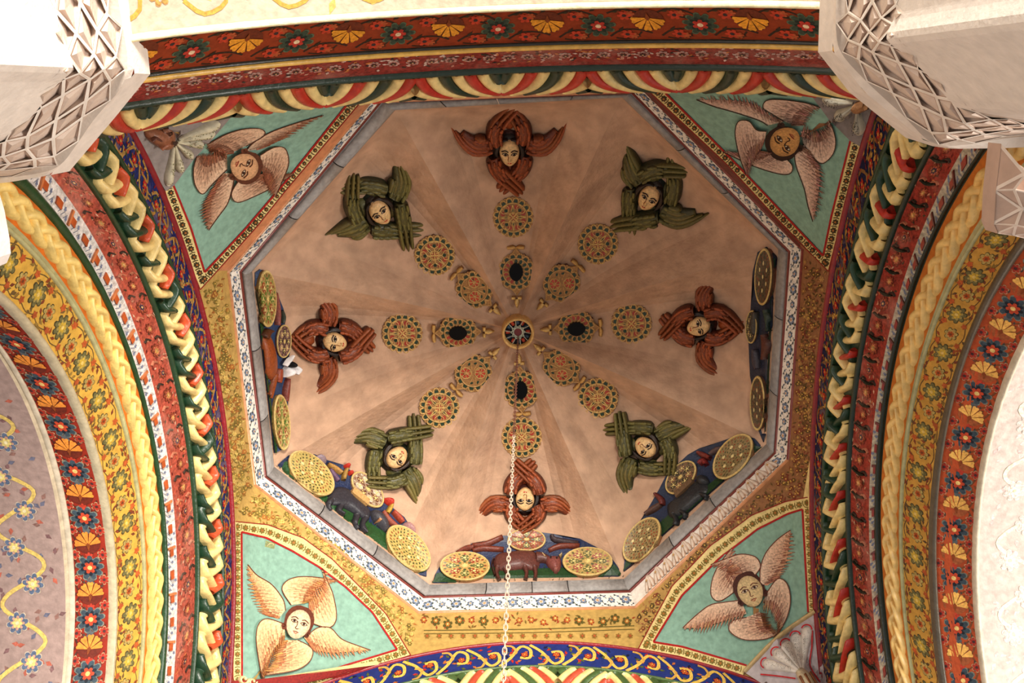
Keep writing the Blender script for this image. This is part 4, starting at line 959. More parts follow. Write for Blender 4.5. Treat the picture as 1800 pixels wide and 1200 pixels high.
# template of the red ones (face at 0,0, chin towards +v, in picture units)
RED_T = [('long', [(22, -12), (25, -36), (11, -60), (-9, -84)], [15, 16, 14, 11], 4, 3), ('long', [(-22, -12), (-26, -36), (-12, -58), (12, -82)], [15, 16, 14, 11], 9, 3),
         ('leaf', [(-30, -12), (-52, -8), (-74, -18), (-99, -46)], [17, 17, 12, 4], 3, 4), ('leaf', [(30, -12), (52, -8), (74, -20), (97, -54)], [-17, -17, -12, -4], 3, 4),
         ('long', [(28, 8), (22, 32), (0, 54), (-19, 72)], [16, 15, 13, 10], 4, 3), ('long', [(-28, 8), (-20, 32), (2, 52), (23, 72)], [16, 15, 13, 10], 10, 3)]
GRN_T = [('long', [(13, -37), (-15, -43), (-45, -42), (-72, -41)], [13, 13, 12, 10], 4, 3), ('long', [(-37, 15), (-48, -8), (-48, -40), (-46, -69)], [13, 12, 12, 10], 10, 3),
         ('leaf', [(27, -20), (36, -44), (36, -66), (25, -103)], [-17, -17, -12, -4], 3, 4), ('leaf', [(-22, 18), (-42, 30), (-60, 37), (-94, 46)], [-17, -17, -12, -4], 3, 4),
         ('long', [(-14, 34), (12, 36), (45, 35), (81, 32)], [13, 13, 12, 10], 4, 3), ('long', [(35, -18), (41, 10), (45, 38), (50, 68)], [13, 14, 12, 10], 10, 3)]
RC, RC2 = C(160, 74, 32), C(66, 24, 14); GC, GC2 = C(112, 106, 52), C(30, 34, 20)
sp = [('top', 'R', (895, 261), 0, 1.0, .95), ('right', 'R', (1231, 570), 90, .93, 1), ('bottom', 'R', (923, 877), 180, .93, 1), ('left', 'R', (585, 598), -90, .95, 1),
      ('upper left', 'G', (665, 367), 0, 1.0, 1), ('upper right', 'G', (1143, 341), 90, 1.0, 1), ('lower right', 'G', (1137, 785), 180, .93, 1), ('lower left', 'G', (695, 803), -90, .95, 1)]
for nm, kd, c, rot, sc, _ in sp:
    F = plane_frame(B_dome, c, .0052, 55); col = 'rust-red' if kd == 'R' else 'olive-green'
    root = thing('seraph_relief', 'carved %s winged seraph with painted face, on the %s lobe of the dome' % (col, nm), 'relief', 'seraph reliefs around the dome')
    G = sub(F, c[0], c[1], math.radians(rot), sc)
    for wi, (k, s_, wd, h0, nf) in enumerate(RED_T if kd == 'R' else GRN_T):
        cq = {'bottom': .68, 'lower left': .86, 'lower right': .82}.get(nm, 1) if wi < 2 else 1
        s_ = [(s_[0][0] + (x - s_[0][0]) * (cq if kd == 'G' else 1), s_[0][1] + (y - s_[0][1]) * cq) for x, y in s_]
        if kd == 'G': wd = [x * 1.14 for x in wd]
        carved_wing(root, G, s_, wd, h0, 11, RC if kd == 'R' else GC, RC2 if kd == 'R' else GC2, nf + (1 if k == 'leaf' else 0), k)
    if kd == 'G':
        for q in range(4):
            a = math.radians(-90 + 90 * q + (45 if 0 else 0)); mb = MB(); cx_, cy_ = 27 * math.cos(a), 27 * math.sin(a)
            cushion(mb, G, [(cx_ + 19 * math.cos(t), cy_ + 19 * math.sin(t)) for t in np.linspace(0, 6.283, 10, endpoint=False)], -10, 7, vary(tuple(lerp(GC[m], GC2[m], .35) for m in range(3)), .15), 3, None, 1, GC2); ob('shoulder', mb, M_carv, root)
    # plinth so that the carving meets the curved wall
    mb = MB()
    if kd == 'R':
        for cy_ in (-50, 44): cushion(mb, G, [(15 * math.cos(a), cy_ + 20 * math.sin(a)) for a in np.linspace(0, 6.283, 10, endpoint=False)], -10, 8, vary(RC, .1), 3, None, 1)
    cushion(mb, G, [(34 * math.cos(a), 36 * math.sin(a)) for a in np.linspace(0, 6.283, 12, endpoint=False)], -14, 11, RC2 if kd == 'R' else GC2, 3, None, 1); ob('body', mb, M_carv, root)
    fa = {'top': 90, 'right': 168, 'bottom': -88, 'left': 8, 'upper left': 50, 'upper right': 122, 'lower right': -138, 'lower left': -50}[nm]
    relief_face(root, F, c, math.radians(fa), 18.5 * sc, 23 * sc, C(238, 198, 140), C(40, 28, 26) if kd == 'R' else C(52, 36, 26), 17)
    origin_to(root, F.base)
# ---- lattice medallions
def medallion(root, G, R, style, hole=False, gcol=C(20, 54, 28), rcol=C(170, 50, 28), tan=C(232, 192, 118), n=16, back=C(120, 70, 44)):
    mb = MB(); out = [(R * (1 + .06 * math.cos(n * a)) * math.cos(a), R * (1 + .06 * math.cos(n * a)) * math.sin(a)) for a in np.linspace(0, 2 * math.pi, n * 4, endpoint=False)]
    slab(mb, G, out, -6, 2.2, C(172, 126, 74), C(84, 40, 28)); ob('plate', mb, M_carv, root, False)
    lt = MB(); gi = MB(); ri = MB(); hh = 4.6
    def tb(pts, w_=1.0): ridge(lt, G, pts, w_, 1, hh, tan, 3, 3, False)
    for i in range(n):
        a0 = 2 * math.pi * i / n; a1 = a0 + 2 * math.pi / n; am = (a0 + a1) / 2
        tb([(R * .8 * math.cos(a0), R * .8 * math.sin(a0)), (R * .97 * math.cos(a0 + .1), R * .97 * math.sin(a0 + .1)), (R * 1.0 * math.cos(am), R * 1.0 * math.sin(am)), (R * .97 * math.cos(a1 - .1), R * .97 * math.sin(a1 - .1)), (R * .8 * math.cos(a1), R * .8 * math.sin(a1))])
        flat(gi, G, [(R * .77 * math.cos(a0 + .07), R * .77 * math.sin(a0 + .07)), (R * .92 * math.cos(am - .09), R * .92 * math.sin(am - .09)), (R * .92 * math.cos(am + .09), R * .92 * math.sin(am + .09)), (R * .77 * math.cos(a1 - .07), R * .77 * math.sin(a1 - .07))], 2.8, gcol)
    tb([(R * .74 * math.cos(a), R * .74 * math.sin(a)) for a in np.linspace(0, 2 * math.pi, 25)], .9)
    if style == 'cross':
        for q in range(4):
            H = sub(G, 0, 0, q * math.pi / 2 + .0)
            def t2(pts, w_=.9): ridge(lt, H, pts, w_, 1, hh, tan, 3, 3, False)
            for sg in (-1, 1):
                t2([(0, sg * R * .02), (R * .25, sg * R * .25), (R * .5, sg * R * .2), (R * .62, sg * R * .34), (R * .5, sg * R * .46)]); t2([(R * .12, 0), (R * .36, sg * R * .05), (R * .66, sg * R * .0)])
                disc(ri, H, R * .52, sg * R * .19, R * .115, 2.8, rcol, 8); disc(gi, H, R * .36, sg * R * .33, R * .10, 2.8, gcol, 6, .7, .7 * sg)
            flat(ri, H, [(R * .03, 0), (R * .12, R * .09), (R * .21, 0), (R * .12, -R * .09)], 2.8, rcol)
            flat(gi, H, [(R * .22, 0), (R * .32, R * .11), (R * .40, R * .04), (R * .40, -R * .04), (R * .32, -R * .11)], 2.8, gcol)
        tb([(R * .26, 0), (0, R * .26), (-R * .26, 0), (0, -R * .26), (R * .26, 0)], .8)
    elif style == 'floral':
        for i, (x, y, r) in enumerate(((-.3, -.3, .3), (.28, .25, .3))):
            for k in range(7):
                a = k * .9; disc(ri, G, R * (x + r * .62 * math.cos(a)), R * (y + r * .62 * math.sin(a)), R * .1, 2.8, C(196, 62, 36), 7, .65, a); tb([(R * x, R * y), (R * (x + r * math.cos(a + .45)), R * (y + r * math.sin(a + .45)))], .7)
            tb([(R * (x + r * math.cos(a)), R * (y + r * math.sin(a))) for a in np.linspace(0, 6.283, 13)], .9)
        for k in range(10):
            a = k * .63; x, y = R * .55 * math.cos(a), R * .55 * math.sin(a)
            if x * y < 0 or k % 3 == 0: disc(gi, G, x, y, R * .1, 2.8, gcol, 7, .6, a + 1); tb([(x * .4, y * .4), (x * 1.1 - y * .2, y * 1.1 + x * .2)], .7)
    elif style == 'open':
        for k in range(14):
            a = 2 * math.pi * k / 14; x, y = R * .58 * math.cos(a), R * .58 * math.sin(a); up = math.sin(a) < .2
            disc(ri if not up else gi, G, x, y, R * .12, 2.8, rcol if not up else gcol, 8, .7, a); tb([(R * .36 * math.cos(a), R * .36 * math.sin(a)), (x * 1.05 - y * .2, y * 1.05 + x * .2), (x * 1.28, y * 1.28)], .8)
        m2 = MB(); ridge(m2, G, [(R * .34 * math.cos(a), R * .34 * math.sin(a)) for a in np.linspace(0, 6.283, 17)], 1.6, 1, 6.5, C(150, 110, 80), 2, 4, False); ob('opening_rim', m2, M_carv, root)
        m3 = MB(); r_ = R * .40; out = [(r_ * 1.25 * math.cos(a), r_ * .95 * math.sin(a) * (.7 + .3 * abs(math.sin(a)))) for a in np.linspace(0, 6.283, 16, endpoint=False)]
        slab(m3, G, out, 2, 6.8, C(3, 4, 7)); ob('dark_opening', m3, M_glass, root, False)  # raised near-black plate stands in for the darkness inside the opening
    ob('lattice', lt, M_carv, root); ob('green_inlay', gi, M_gloss, root, False, kind='stuff'); ob('red_inlay', ri, M_gloss, root, False, kind='stuff')
apx = (910, 580)
outs = [('top', (902, 381), 0), ('upper right', (1051, 428), 1), ('right', (1110, 568), 0), ('lower right', (1051, 699), 1), ('bottom', (917, 768), 0), ('lower left', (772, 716), 1), ('left', (707, 585), 0), ('upper left', (764, 448), 1)]
ins = [('top', (908, 477)), ('upper right', (987, 497)), ('right', (1013, 576)), ('lower right', (987, 645)), ('bottom', (916, 684)), ('lower left', (832, 655)), ('left', (805, 583)), ('upper left', (834, 508))]
for (nm, c, dg), (nm2, c2) in zip(outs, ins):
    F = plane_frame(B_dome, c, .0052, 30); ang = math.atan2(apx[1] - c[1], apx[0] - c[0])
    root = thing('round_medallion', 'round scalloped lattice medallion next to the seraph on the %s lobe of the dome' % nm, 'medallion', 'outer medallions of the dome')
    medallion(root, sub(F, c[0], c[1], ang), 34.5, 'cross'); origin_to(root, F.base)
    F = plane_frame(B_dome, c2, .0052, 30); ang = math.atan2(apx[1] - c2[1], apx[0] - c2[0])
    root = thing('pierced_medallion' if not dg else 'floral_medallion', ('worn medallion with a dark opening near the crown of the dome, %s lobe' if not dg else 'red-flowered lattice medallion near the crown of the dome, %s lobe') % nm, 'medallion', 'inner medallions of the dome')
    G = sub(F, c2[0], c2[1], ang)
    medallion(root, G, 32, 'open' if not dg else 'floral', tan=C(220, 176, 110), n=14)
    for sx in (-1, 1):      # pointed ends of the ogee outline
        mb = MB(); flat(mb, G, [(sx * 29, -9), (sx * 39, 0), (sx * 29, 9)], 2, C(176, 130, 76)); ridge(mb, G, [(sx * 28, -11), (sx * 34, -5), (sx * 41, 0)], 1.1, 1, 4.6, C(196, 150, 92), 3, 3); ridge(mb, G, [(sx * 28, 11), (sx * 34, 5), (sx * 41, 0)], 1.1, 1, 4.6, C(196, 150, 92), 3, 3); ob('pointed_tip', mb, M_carv, root)
    mb = MB()
    for sg in (-1, 1): ridge(mb, G, [(-42, 0), (-43, sg * 6), (-42, sg * 15)], [1.5, 4.2, 3.4], 0, [4, 8, 7], C(224, 176, 100), 3, 5, True, C(130, 80, 44))
    ob('bow', mb, M_carv, root)
    mb = MB(); ridge(mb, G, [(47, 0), (54, 0), (64, 0)], [3.5, 4.8, .6], 0, [7, 9, 4], C(232, 192, 116), 3, 6, True, C(140, 90, 50))
    for sg in (-1, 1): ridge(mb, G, [(46, sg * 2), (46, sg * 9)], [3.2, 3.4], 0, [7, 7], C(232, 192, 116), 3, 6, True, C(140, 90, 50))
    ob('trefoil', mb, M_carv, root); origin_to(root, F.base)
# ---- boss at the crown with its star grille, and the chain
F = plane_frame(B_dome, (910, 578), .0052, 10); a0 = F(910, 578, 0)
root = thing('crown_boss', 'round cream-rimmed boss with a star grille over coloured glass at the dome crown', 'boss')
G0 = sub(F, 910, 578)
mb = MB(); n = 36; vs = []; Rr_ = .158; Hh = .34
for i in range(n):
    a = 2 * math.pi * i / n
    for r, h in ((1.0, .04), (1.02, -.10), (1.0, -.17), (.95, -.19), (.86, -.185), (.82, -.15), (.82, -.02)): vs.append(a0 + Vector((Rr_ * r * math.cos(a), Rr_ * r * math.sin(a), h)))
mb.add(vs, [(i * 7 + j, i * 7 + j + 1, ((i + 1) % n) * 7 + j + 1, ((i + 1) % n) * 7 + j) for i in range(n) for j in range(6)], C(226, 180, 110)); ob('rim', mb, M_carv, root)
def FB(u, v, h): return a0 + Vector((u, v, -.1 - h))
mb = MB(); disc(mb, FB, 0, 0, .135, 0, C(16, 14, 22), 28); ob('glass', mb, M_glass, root, False)
mb = MB()
for i in range(12):
    a = i * math.pi / 6; ridge(mb, sub(FB, .098 * math.cos(a), .098 * math.sin(a), a), [(-.02, 0), (.02, 0)], .016, 0, .012, [C(190, 60, 30), C(40, 70, 96)][i % 2], 2, 5)
disc(mb, FB, 0, 0, .045, .004, C(120, 30, 30), 10); ob('coloured_glass', mb, M_gloss, root)
mb = MB(); k = 10
for i in range(k):
    a = 2 * math.pi * i / k; b = a + 2 * math.pi * 3 / k
    ridge(mb, FB, [(.072 * math.cos(a), .072 * math.sin(a)), (.072 * math.cos(b), .072 * math.sin(b))], .0045, .012, .022, C(200, 206, 190), 1, 4)
    ridge(mb, FB, [(.05 * math.cos(a), .05 * math.sin(a)), (.132 * math.cos(a + .15), .132 * math.sin(a + .15))], .0045, .008, .018, C(200, 206, 190), 1, 4)
ob('star_grille', mb, M_gloss, root); origin_to(root, a0)
top = a0 + Vector((0, .03, -.16)); bot = ray(884, 1215) * 3.15; root = thing('hanging_chain', 'long thin chain hanging from the crown boss down out of view, pulled slightly aside', 'chain')
L_ = (bot - top).length; dr = (bot - top).normalized(); sx_ = dr.cross(Vector((0, 1, 0))).normalized(); sy_ = dr.cross(sx_).normalized(); pitch = .041; nl = int(L_ / pitch)
def link_mesh(ax, bx, thick, ln, wd, col):
    mb = MB(); n, m = 14, 6; vs = []
    for i in range(n):
        a = 2 * math.pi * i / n; c_ = ax * (math.cos(a) * wd) + dr * (math.copysign(abs(math.sin(a)) ** .7, math.sin(a)) * ln); tn = (ax * math.cos(a) + dr * math.sin(a)).normalized()
        for j in range(m): b = 2 * math.pi * j / m; vs.append(c_ + tn * (thick * math.cos(b)) + bx * (thick * math.sin(b)))
    mb.add(vs, [(i * m + j, i * m + (j + 1) % m, ((i + 1) % n) * m + (j + 1) % m, ((i + 1) % n) * m + j) for i in range(n) for j in range(m)], col); return mb.mesh('link', M_metal)
lk = [link_mesh(sx_, sy_, .0029, .0262, .0082, C(112, 66, 50)), link_mesh(sy_, sx_, .0029, .0262, .0082, C(112, 66, 50)), link_mesh(sx_, sy_, .0029, .0262, .0082, C(214, 190, 168)), link_mesh(sy_, sx_, .0029, .0262, .0082, C(214, 190, 168))]
for i in range(nl):
    o = bpy.data.objects.new('link', lk[(i % 2) + (2 if i > nl * .5 else 0)]); COL.objects.link(o); o.parent = root; o.location = top + dr * (pitch * (i + .5))
origin_to(root, top)

# ------------------------------------------------------------------ scenes round the foot of the dome
def wheel(nm_label, F, cx, cy, a, b, ang, tone=C(206, 178, 104), spot=C(64, 70, 36), red=C(150, 60, 34), hz=11, kind='dots', nf=None):
    root = thing('wheel_medallion', nm_label, 'medallion', 'wheels round the foot of the dome')
    G = sub(F, cx, cy, ang, a, b); mb = MB(); n = 32
    cir = [(math.cos(t), math.sin(t)) for t in np.linspace(0, 6.2832, n, endpoint=False)]
    vs = [G(0, 0, hz)]
    for rr in (.33, .66, 1.0): vs += [G(x * rr, y * rr, hz) for x, y in cir]
    vs += [G(x * 1.02, y * 1.02, -3) for x, y in cir]
    mb.add(vs, [(0, 1 + i, 1 + (i + 1) % n) for i in range(n)] + [(1 + r * n + i, 1 + r * n + (i + 1) % n, 1 + (r + 1) * n + (i + 1) % n, 1 + (r + 1) * n + i) for r in range(3) for i in range(n)], [tone] * (1 + 3 * n) + [C(116, 44, 30)] * n); ob('disc', mb, M_carv, root, False)
    mb = MB(); ridge(mb, G, cir + [cir[0]], .05, hz - 1, hz + 2, C(222, 190, 120), 1, 4, False); ob('rim', mb, M_carv, root)
    mb = MB(); m2 = MB()
    if kind == 'dots':
        for rr, k in ((.15, 6), (.29, 11), (.43, 16), (.57, 21), (.71, 26), (.86, 32)):
            for i in range(k):
                t = 6.2832 * (i + .5 * (k % 2)) / k + random.uniform(-.02, .02); c_ = random.random()
                disc(mb if c_ < .78 else m2, G, rr * math.cos(t), rr * math.sin(t), .058, hz + .6, vary(spot, .4) if c_ < .6 else vary(red, .3), 6, .55, t + (1.57 if k % 2 else .6))
        for i in range(7): t = i * 1.047; disc(m2, G, .5 * math.cos(t) * (i < 6), .5 * math.sin(t) * (i < 6), .085, hz + 1.2, C(232, 212, 150), 8)
        for i in range(12): t = i * .5236; ridge(m2, G, [(.1 * math.cos(t), .1 * math.sin(t)), (.5 * math.cos(t + .1), .5 * math.sin(t + .1)), (.95 * math.cos(t), .95 * math.sin(t))], .014, hz - .5, hz + 1.2, vary(tone, .15), 2, 3, False)
    else:
        for i in range(24):
            t = 6.2832 * i / 24; disc(mb, G, .85 * math.cos(t), .85 * math.sin(t), .07, hz + .5, vary(spot if i % 2 else red, .3), 6, .7, t)
        for i in range(8):
            t = 6.2832 * i / 8; x, y = .56 * math.cos(t), .56 * math.sin(t)
            disc(mb, G, x, y, .24, hz + .6, vary(red if i % 2 else spot, .2), 10, .8, t)
            for q in range(5): disc(m2, G, x + .14 * math.cos(q * 1.257), y + .14 * math.sin(q * 1.257), .045, hz + 1.4, vary(C(222, 194, 120), .2), 6)
            disc(m2, G, x, y, .075, hz + 1.6, C(230, 208, 136), 7)
            tt = t + .39; ridge(m2, G, [(.1 * math.cos(tt), .1 * math.sin(tt)), (.5 * math.cos(tt), .5 * math.sin(tt)), (.95 * math.cos(tt), .95 * math.sin(tt))], [.03, .045, .03], hz - 1, hz + 2, tone, 2, 3)
        for i in range(8): t = 6.2832 * i / 8; disc(mb, G, .28 * math.cos(t), .28 * math.sin(t), .07, hz + .8, vary(spot, .3), 6)
        disc(m2, G, 0, 0, .16, hz + 1.5, C(226, 196, 120), 10)
    ob('inlay_spots', mb, M_gloss, root, False, kind='stuff'); ob('lattice', m2, M_carv, root, kind='stuff'); origin_to(root, F(cx, cy, 0)); return root
def scene_backdrop(label, F, poly, ground, bcol, gcol):
    root = thing('mound_relief', label, 'relief', 'painted mounds round the foot of the dome')
    mb = MB(); panel(mb, F, poly, 2.5, bcol, 12)
    n = len(poly)
    mb.add([F(x, y, 2.5) for x, y in poly] + [F(x, y, -6) for x, y in poly], [(i, (i + 1) % n, n + (i + 1) % n, n + i) for i in range(n)], C(20, 24, 40)); ob('sky_ground', mb, M_carv, root, False)
    mb = MB(); panel(mb, F, ground, 4.5, gcol, 12)
    for i in range(60):
        k = random.randrange(len(ground) - 1); a, b = ground[k], ground[(k + 2) % len(ground)]; t = random.random(); x, y = lerp(a[0], b[0], t), lerp(a[1], b[1], t)
        line(mb, F, [(x, y), (x + random.uniform(-4, 4), y - random.uniform(3, 7))], 1.8, 5.5, vary(gcol, .4), 2, True)
    ob('grass', mb, M_carv, root, False); return root
BLU, GRN = C(30, 44, 82), C(30, 66, 32)
def limb(root, F, pts, wd, h1, col, nm='limb', c2=None): mb = MB(); ridge(mb, F, pts, wd, 1, h1, col, 3, 6, True, c2 or tuple(x * .45 for x in col)); return ob(nm, mb, M_carv, root)
def blobp(root, F, pts, h1, col, nm='body'): mb = MB(); cushion(mb, F, pts, 1, h1, col, 5, None, 3, tuple(x * .4 for x in col)); return ob(nm, mb, M_carv, root)
# bottom: the ox
zb = Z(740, 900, 4.737); F = surf_frame(B_dome, .005, None, (928, 985))
root = scene_backdrop('dark blue mound with brown limbs behind the ox, at the bottom of the dome', F, zb([(75, 612), (120, 520), (165, 440), (290, 350), (430, 262), (560, 240), (650, 200), (720, 200), (800, 170), (960, 168), (1100, 185), (1320, 225), (1450, 290), (1560, 350), (1640, 460), (1690, 560), (1350, 572), (800, 592)]), zb([(75, 612), (130, 520), (300, 480), (600, 470), (900, 480), (1200, 470), (1500, 450), (1620, 450), (1690, 560), (1350, 572), (800, 592)]), BLU, GRN)
for pts in ([(430, 285), (540, 275), (680, 215)], [(430, 330), (520, 310), (690, 320)], [(1090, 200), (1120, 240), (1310, 270)], [(1060, 330), (1160, 290), (1320, 290), (1450, 300)], [(300, 350), (380, 310), (440, 300)]): limb(root, F, zb(pts), [4, 5.5, 5], 9, C(120, 52, 34) if pts[0][1] > 250 else C(60, 44, 50))
origin_to(root, F(928, 985, 0))
wheel('flat round wheel with a cross pattern at the left of the ox', F, *zb([(368, 472)])[0], 42, 24, 0, C(200, 160, 90), C(90, 96, 50), C(150, 60, 34), kind='floral')
wheel('flat round wheel with a rosette pattern at the right of the ox', F, *zb([(1385, 435)])[0], 42, 24, 0, C(190, 160, 96), C(96, 96, 56), C(170, 90, 80), kind='floral')
wheel('small wheel resting on the back of the ox', F, *zb([(880, 250)])[0], 32, 18.5, 0, C(150, 84, 50), C(90, 90, 44), C(160, 60, 40), 9, kind='floral')
root = thing('ox_relief', 'brown carved ox with lowered head standing on green ground at the bottom of the dome', 'relief'); oc = C(96, 50, 42)
blobp(root, F, zb([(600, 410), (640, 355), (760, 335), (880, 322), (960, 345), (992, 400), (985, 470), (940, 500), (860, 490), (740, 500), (650, 500), (605, 470)]), 17, oc)
for p in ([(640, 470), (630, 520), (655, 575)], [(700, 480), (720, 530), (705, 570)], [(865, 470), (880, 520), (868, 572)], [(945, 470), (955, 520), (948, 572)]): limb(root, F, zb(p), [6, 4, 3.6], [15, 12, 12], oc, 'leg')
limb(root, F, zb([(605, 400), (590, 460), (620, 540)]), [1.6, 1.6, 3], 12, C(60, 30, 26), 'tail'); limb(root, F, zb([(960, 390), (1010, 390), (1060, 410)]), [11, 9, 7], [16, 15, 13], oc, 'neck')
h_ = blobp(root, F, zb([(1035, 395), (1080, 380), (1150, 385), (1170, 430), (1160, 490), (1130, 520), (1090, 500), (1045, 450)]), 19, C(126, 66, 60), 'head')
limb(h_, F, zb([(1035, 400), (1010, 370)]), [3, 1], 16, C(200, 170, 120), 'horn'); limb(h_, F, zb([(1150, 395), (1172, 372)]), [3, 1], 16, C(200, 170, 120), 'horn'); limb(h_, F, zb([(1110, 500), (1140, 505)]), [5, 5], 19, C(140, 80, 70), 'muzzle')
for x, y in ((1080, 420), (1130, 425)): mb = MB(); disc(mb, F, *zb([(x, y)])[0], 1.8, 19.5, C(20, 14, 12), 7); ob('eye', mb, M_gloss, h_, False)
origin_to(root, F(*zb([(800, 430)])[0], 0))
# lower left: grey lion
zl = Z(480, 760, 4.617); F = surf_frame(B_dome, .005, None, (625, 905))
root = scene_backdrop('blue mound with red-haired figures behind the grey lion, lower left of the dome', F, zl([(10, 290), (60, 240), (120, 190), (330, 180), (440, 230), (560, 265), (650, 330), (870, 500), (960, 610), (1060, 690), (1150, 830), (1240, 1000), (1240, 1170), (1150, 1155), (900, 960), (600, 740), (300, 510)]), zl([(10, 290), (100, 240), (300, 420), (520, 600), (760, 730), (900, 820), (1100, 1000), (1240, 1130), (1150, 1155), (900, 960), (600, 740), (300, 510)]), BLU, C(36, 78, 36))
fg = [('head_cap', 'b', [(330, 220), (370, 185), (415, 215), (420, 260), (370, 280)], 14, C(150, 130, 140)), ('arm', 'l', [(430, 270), (490, 300), (545, 340)], 11, C(190, 140, 70)), ('red_hair', 'b', [(560, 280), (590, 262), (615, 285), (590, 310)], 15, C(196, 50, 36)), ('red_hair', 'b', [(595, 330), (620, 322), (640, 345), (610, 358)], 14, C(200, 56, 40)), ('robe', 'l', [(585, 310), (570, 350), (560, 400)], 12, C(170, 130, 60)), ('robe', 'l', [(450, 310), (480, 350), (520, 400)], 10, C(110, 80, 110)),
      ('red_hair', 'b', [(880, 550), (920, 540), (970, 560), (960, 610), (910, 590)], 15, C(190, 52, 36)), ('robe', 'l', [(950, 600), (930, 640), (910, 670)], 12, C(200, 160, 60)), ('robe', 'l', [(960, 650), (1010, 700), (1040, 740)], 12, C(176, 70, 44)), ('arm', 'l', [(880, 650), (930, 720), (1000, 780)], 11, C(160, 80, 60)), ('pink_wing', 'b', [(1045, 750), (1090, 735), (1140, 790), (1140, 830), (1080, 810)], 14, C(176, 130, 130))]
for nm, k, p, h1, col in fg: (blobp if k == 'b' else lambda r, f, q, h, c_, n: limb(r, f, q, [3.5, 5, 3.5], h, c_, n))(root, F, zl(p), h1, col, nm)
origin_to(root, F(625, 905, 0))
wheel('yellow dotted wheel at the left end of the lion mound', F, *zl([(290, 352)])[0], 47, 26, math.radians(44), C(200, 176, 100)); wheel('yellow dotted wheel at the right end of the lion mound', F, *zl([(1075, 957)])[0], 47, 26, math.radians(48), C(200, 176, 100))
wheel('small white-rimmed wheel with a red centre above the lion', F, *zl([(748, 480)])[0], 36, 19, math.radians(50), C(170, 140, 110), C(110, 60, 40), C(206, 190, 170), 9, 'floral')
root = thing('lion_relief', 'dark grey carved lion carrying a tan book, lower left of the dome', 'relief'); lc_ = C(52, 50, 58)
blobp(root, F, zl([(430, 530), (500, 450), (590, 460), (650, 530), (740, 610), (790, 660), (760, 720), (690, 700), (600, 640), (520, 610), (450, 590)]), 17, lc_)
for p in ([(470, 560), (430, 600), (450, 650)], [(540, 600), (520, 650), (560, 680)], [(670, 680), (650, 750), (670, 800)], [(740, 700), (710, 760), (740, 830)]): limb(root, F, zl(p), [7, 5, 4], 13, lc_, 'leg')
h_ = blobp(root, F, zl([(780, 650), (830, 640), (890, 700), (930, 780), (900, 820), (850, 780), (800, 730)]), 20, C(60, 58, 66), 'head'); limb(h_, F, zl([(815, 735), (835, 745)]), [3, 2], 22, C(226, 160, 110), 'muzzle')
mb = MB(); slab(mb, F, zl([(620, 478), (745, 580), (728, 622), (600, 520)]), 4, 19, C(206, 160, 100)); ob('book', mb, M_carv, root, False); origin_to(root, F(*zl([(620, 580)])[0], 0))
# left: orange creature, wheels, pigeon
ze = Z(430, 460, 3.53); F = surf_frame(B_dome, .005, None, (480, 630))
root = scene_backdrop('blue and green mound with pink figures behind the orange creature, left of the dome', F, ze([(38, 75), (90, 45), (150, 80), (195, 190), (235, 290), (245, 400), (275, 450), (275, 560), (250, 700), (268, 800), (262, 900), (255, 1000), (235, 1160), (180, 1185), (140, 850), (85, 400)]), ze([(38, 75), (100, 380), (125, 480), (130, 700), (150, 850), (190, 1180), (180, 1185), (140, 850), (85, 400)]), C(44, 66, 104), C(40, 76, 36))
for nm, p, wd, h1, col in (('robe', [(175, 190), (190, 300), (190, 390)], [3, 5, 4], 12, C(150, 80, 70)), ('robe', [(215, 300), (228, 340), (222, 380)], [3, 4, 3], 10, C(50, 60, 50)), ('robe', [(255, 720), (245, 800), (240, 860)], [3, 6, 4], 12, C(130, 56, 44)), ('robe', [(200, 660), (195, 700), (190, 740)], [5, 6, 3], 14, C(160, 66, 34))): limb(root, F, ze(p), wd, h1, col, nm)
origin_to(root, F(480, 630, 0))
wheel('narrow green wheel at the upper end of the left mound', F, *ze([(112, 225)])[0], 48, 15, math.radians(88), C(176, 150, 84), C(90, 120, 44), kind='floral'); wheel('narrow green wheel at the lower end of the left mound', F, *ze([(205, 990)])[0], 47, 13, math.radians(86), C(176, 150, 84), C(90, 120, 44), kind='floral')
wheel('small brown wheel in the middle of the left mound, under the pigeon', F, *ze([(224, 490)])[0], 28, 12, math.radians(92), C(120, 84, 74), C(60, 44, 40), C(170, 130, 110), 8, 'floral')
root = thing('winged_beast_relief', 'orange-brown carved beast with gilded claws, at the left of the dome', 'relief'); oc = C(150, 70, 24)
blobp(root, F, ze([(98, 460), (135, 440), (165, 520), (182, 620), (180, 700), (150, 735), (120, 690), (105, 580)]), 18, oc); limb(root, F, ze([(175, 690), (160, 760), (140, 840)]), [4, 4, 3], 13, oc, 'leg'); limb(root, F, ze([(205, 670), (200, 720), (195, 745)]), [4, 5, 3], 13, oc, 'leg'); limb(root, F, ze([(105, 470), (120, 430), (140, 425)]), [5, 6, 3], 18, C(96, 50, 26), 'head'); origin_to(root, F(470, 630, 0))
F2 = surf_frame(B_dome, .005, None, (500, 645)); root = thing('pigeon', 'white pigeon with a black head perched on the relief at the left of the dome', 'bird')
def FPg(u, v, h): return F2(u, v, h + 12)
mb = MB(); cushion(mb, FPg, ze([(225, 660), (245, 640), (280, 650), (292, 665), (270, 700), (235, 712), (218, 712), (228, 685)]), -8, 12, C(246, 244, 246), 5); ob('body', mb, M_wall, root)
mb = MB(); ridge(mb, FPg, ze([(214, 640), (240, 605), (268, 575)]), [3.5, 4, .8], 0, [8, 9, 6], C(244, 240, 240), 3, 5); ob('wing', mb, M_wall, root); mb = MB(); ridge(mb, FPg, ze([(280, 690), (296, 660), (270, 640)]), [2, 4, 2], 2, [10, 12, 8], C(240, 238, 240), 3, 5); ob('wing', mb, M_wall, root)
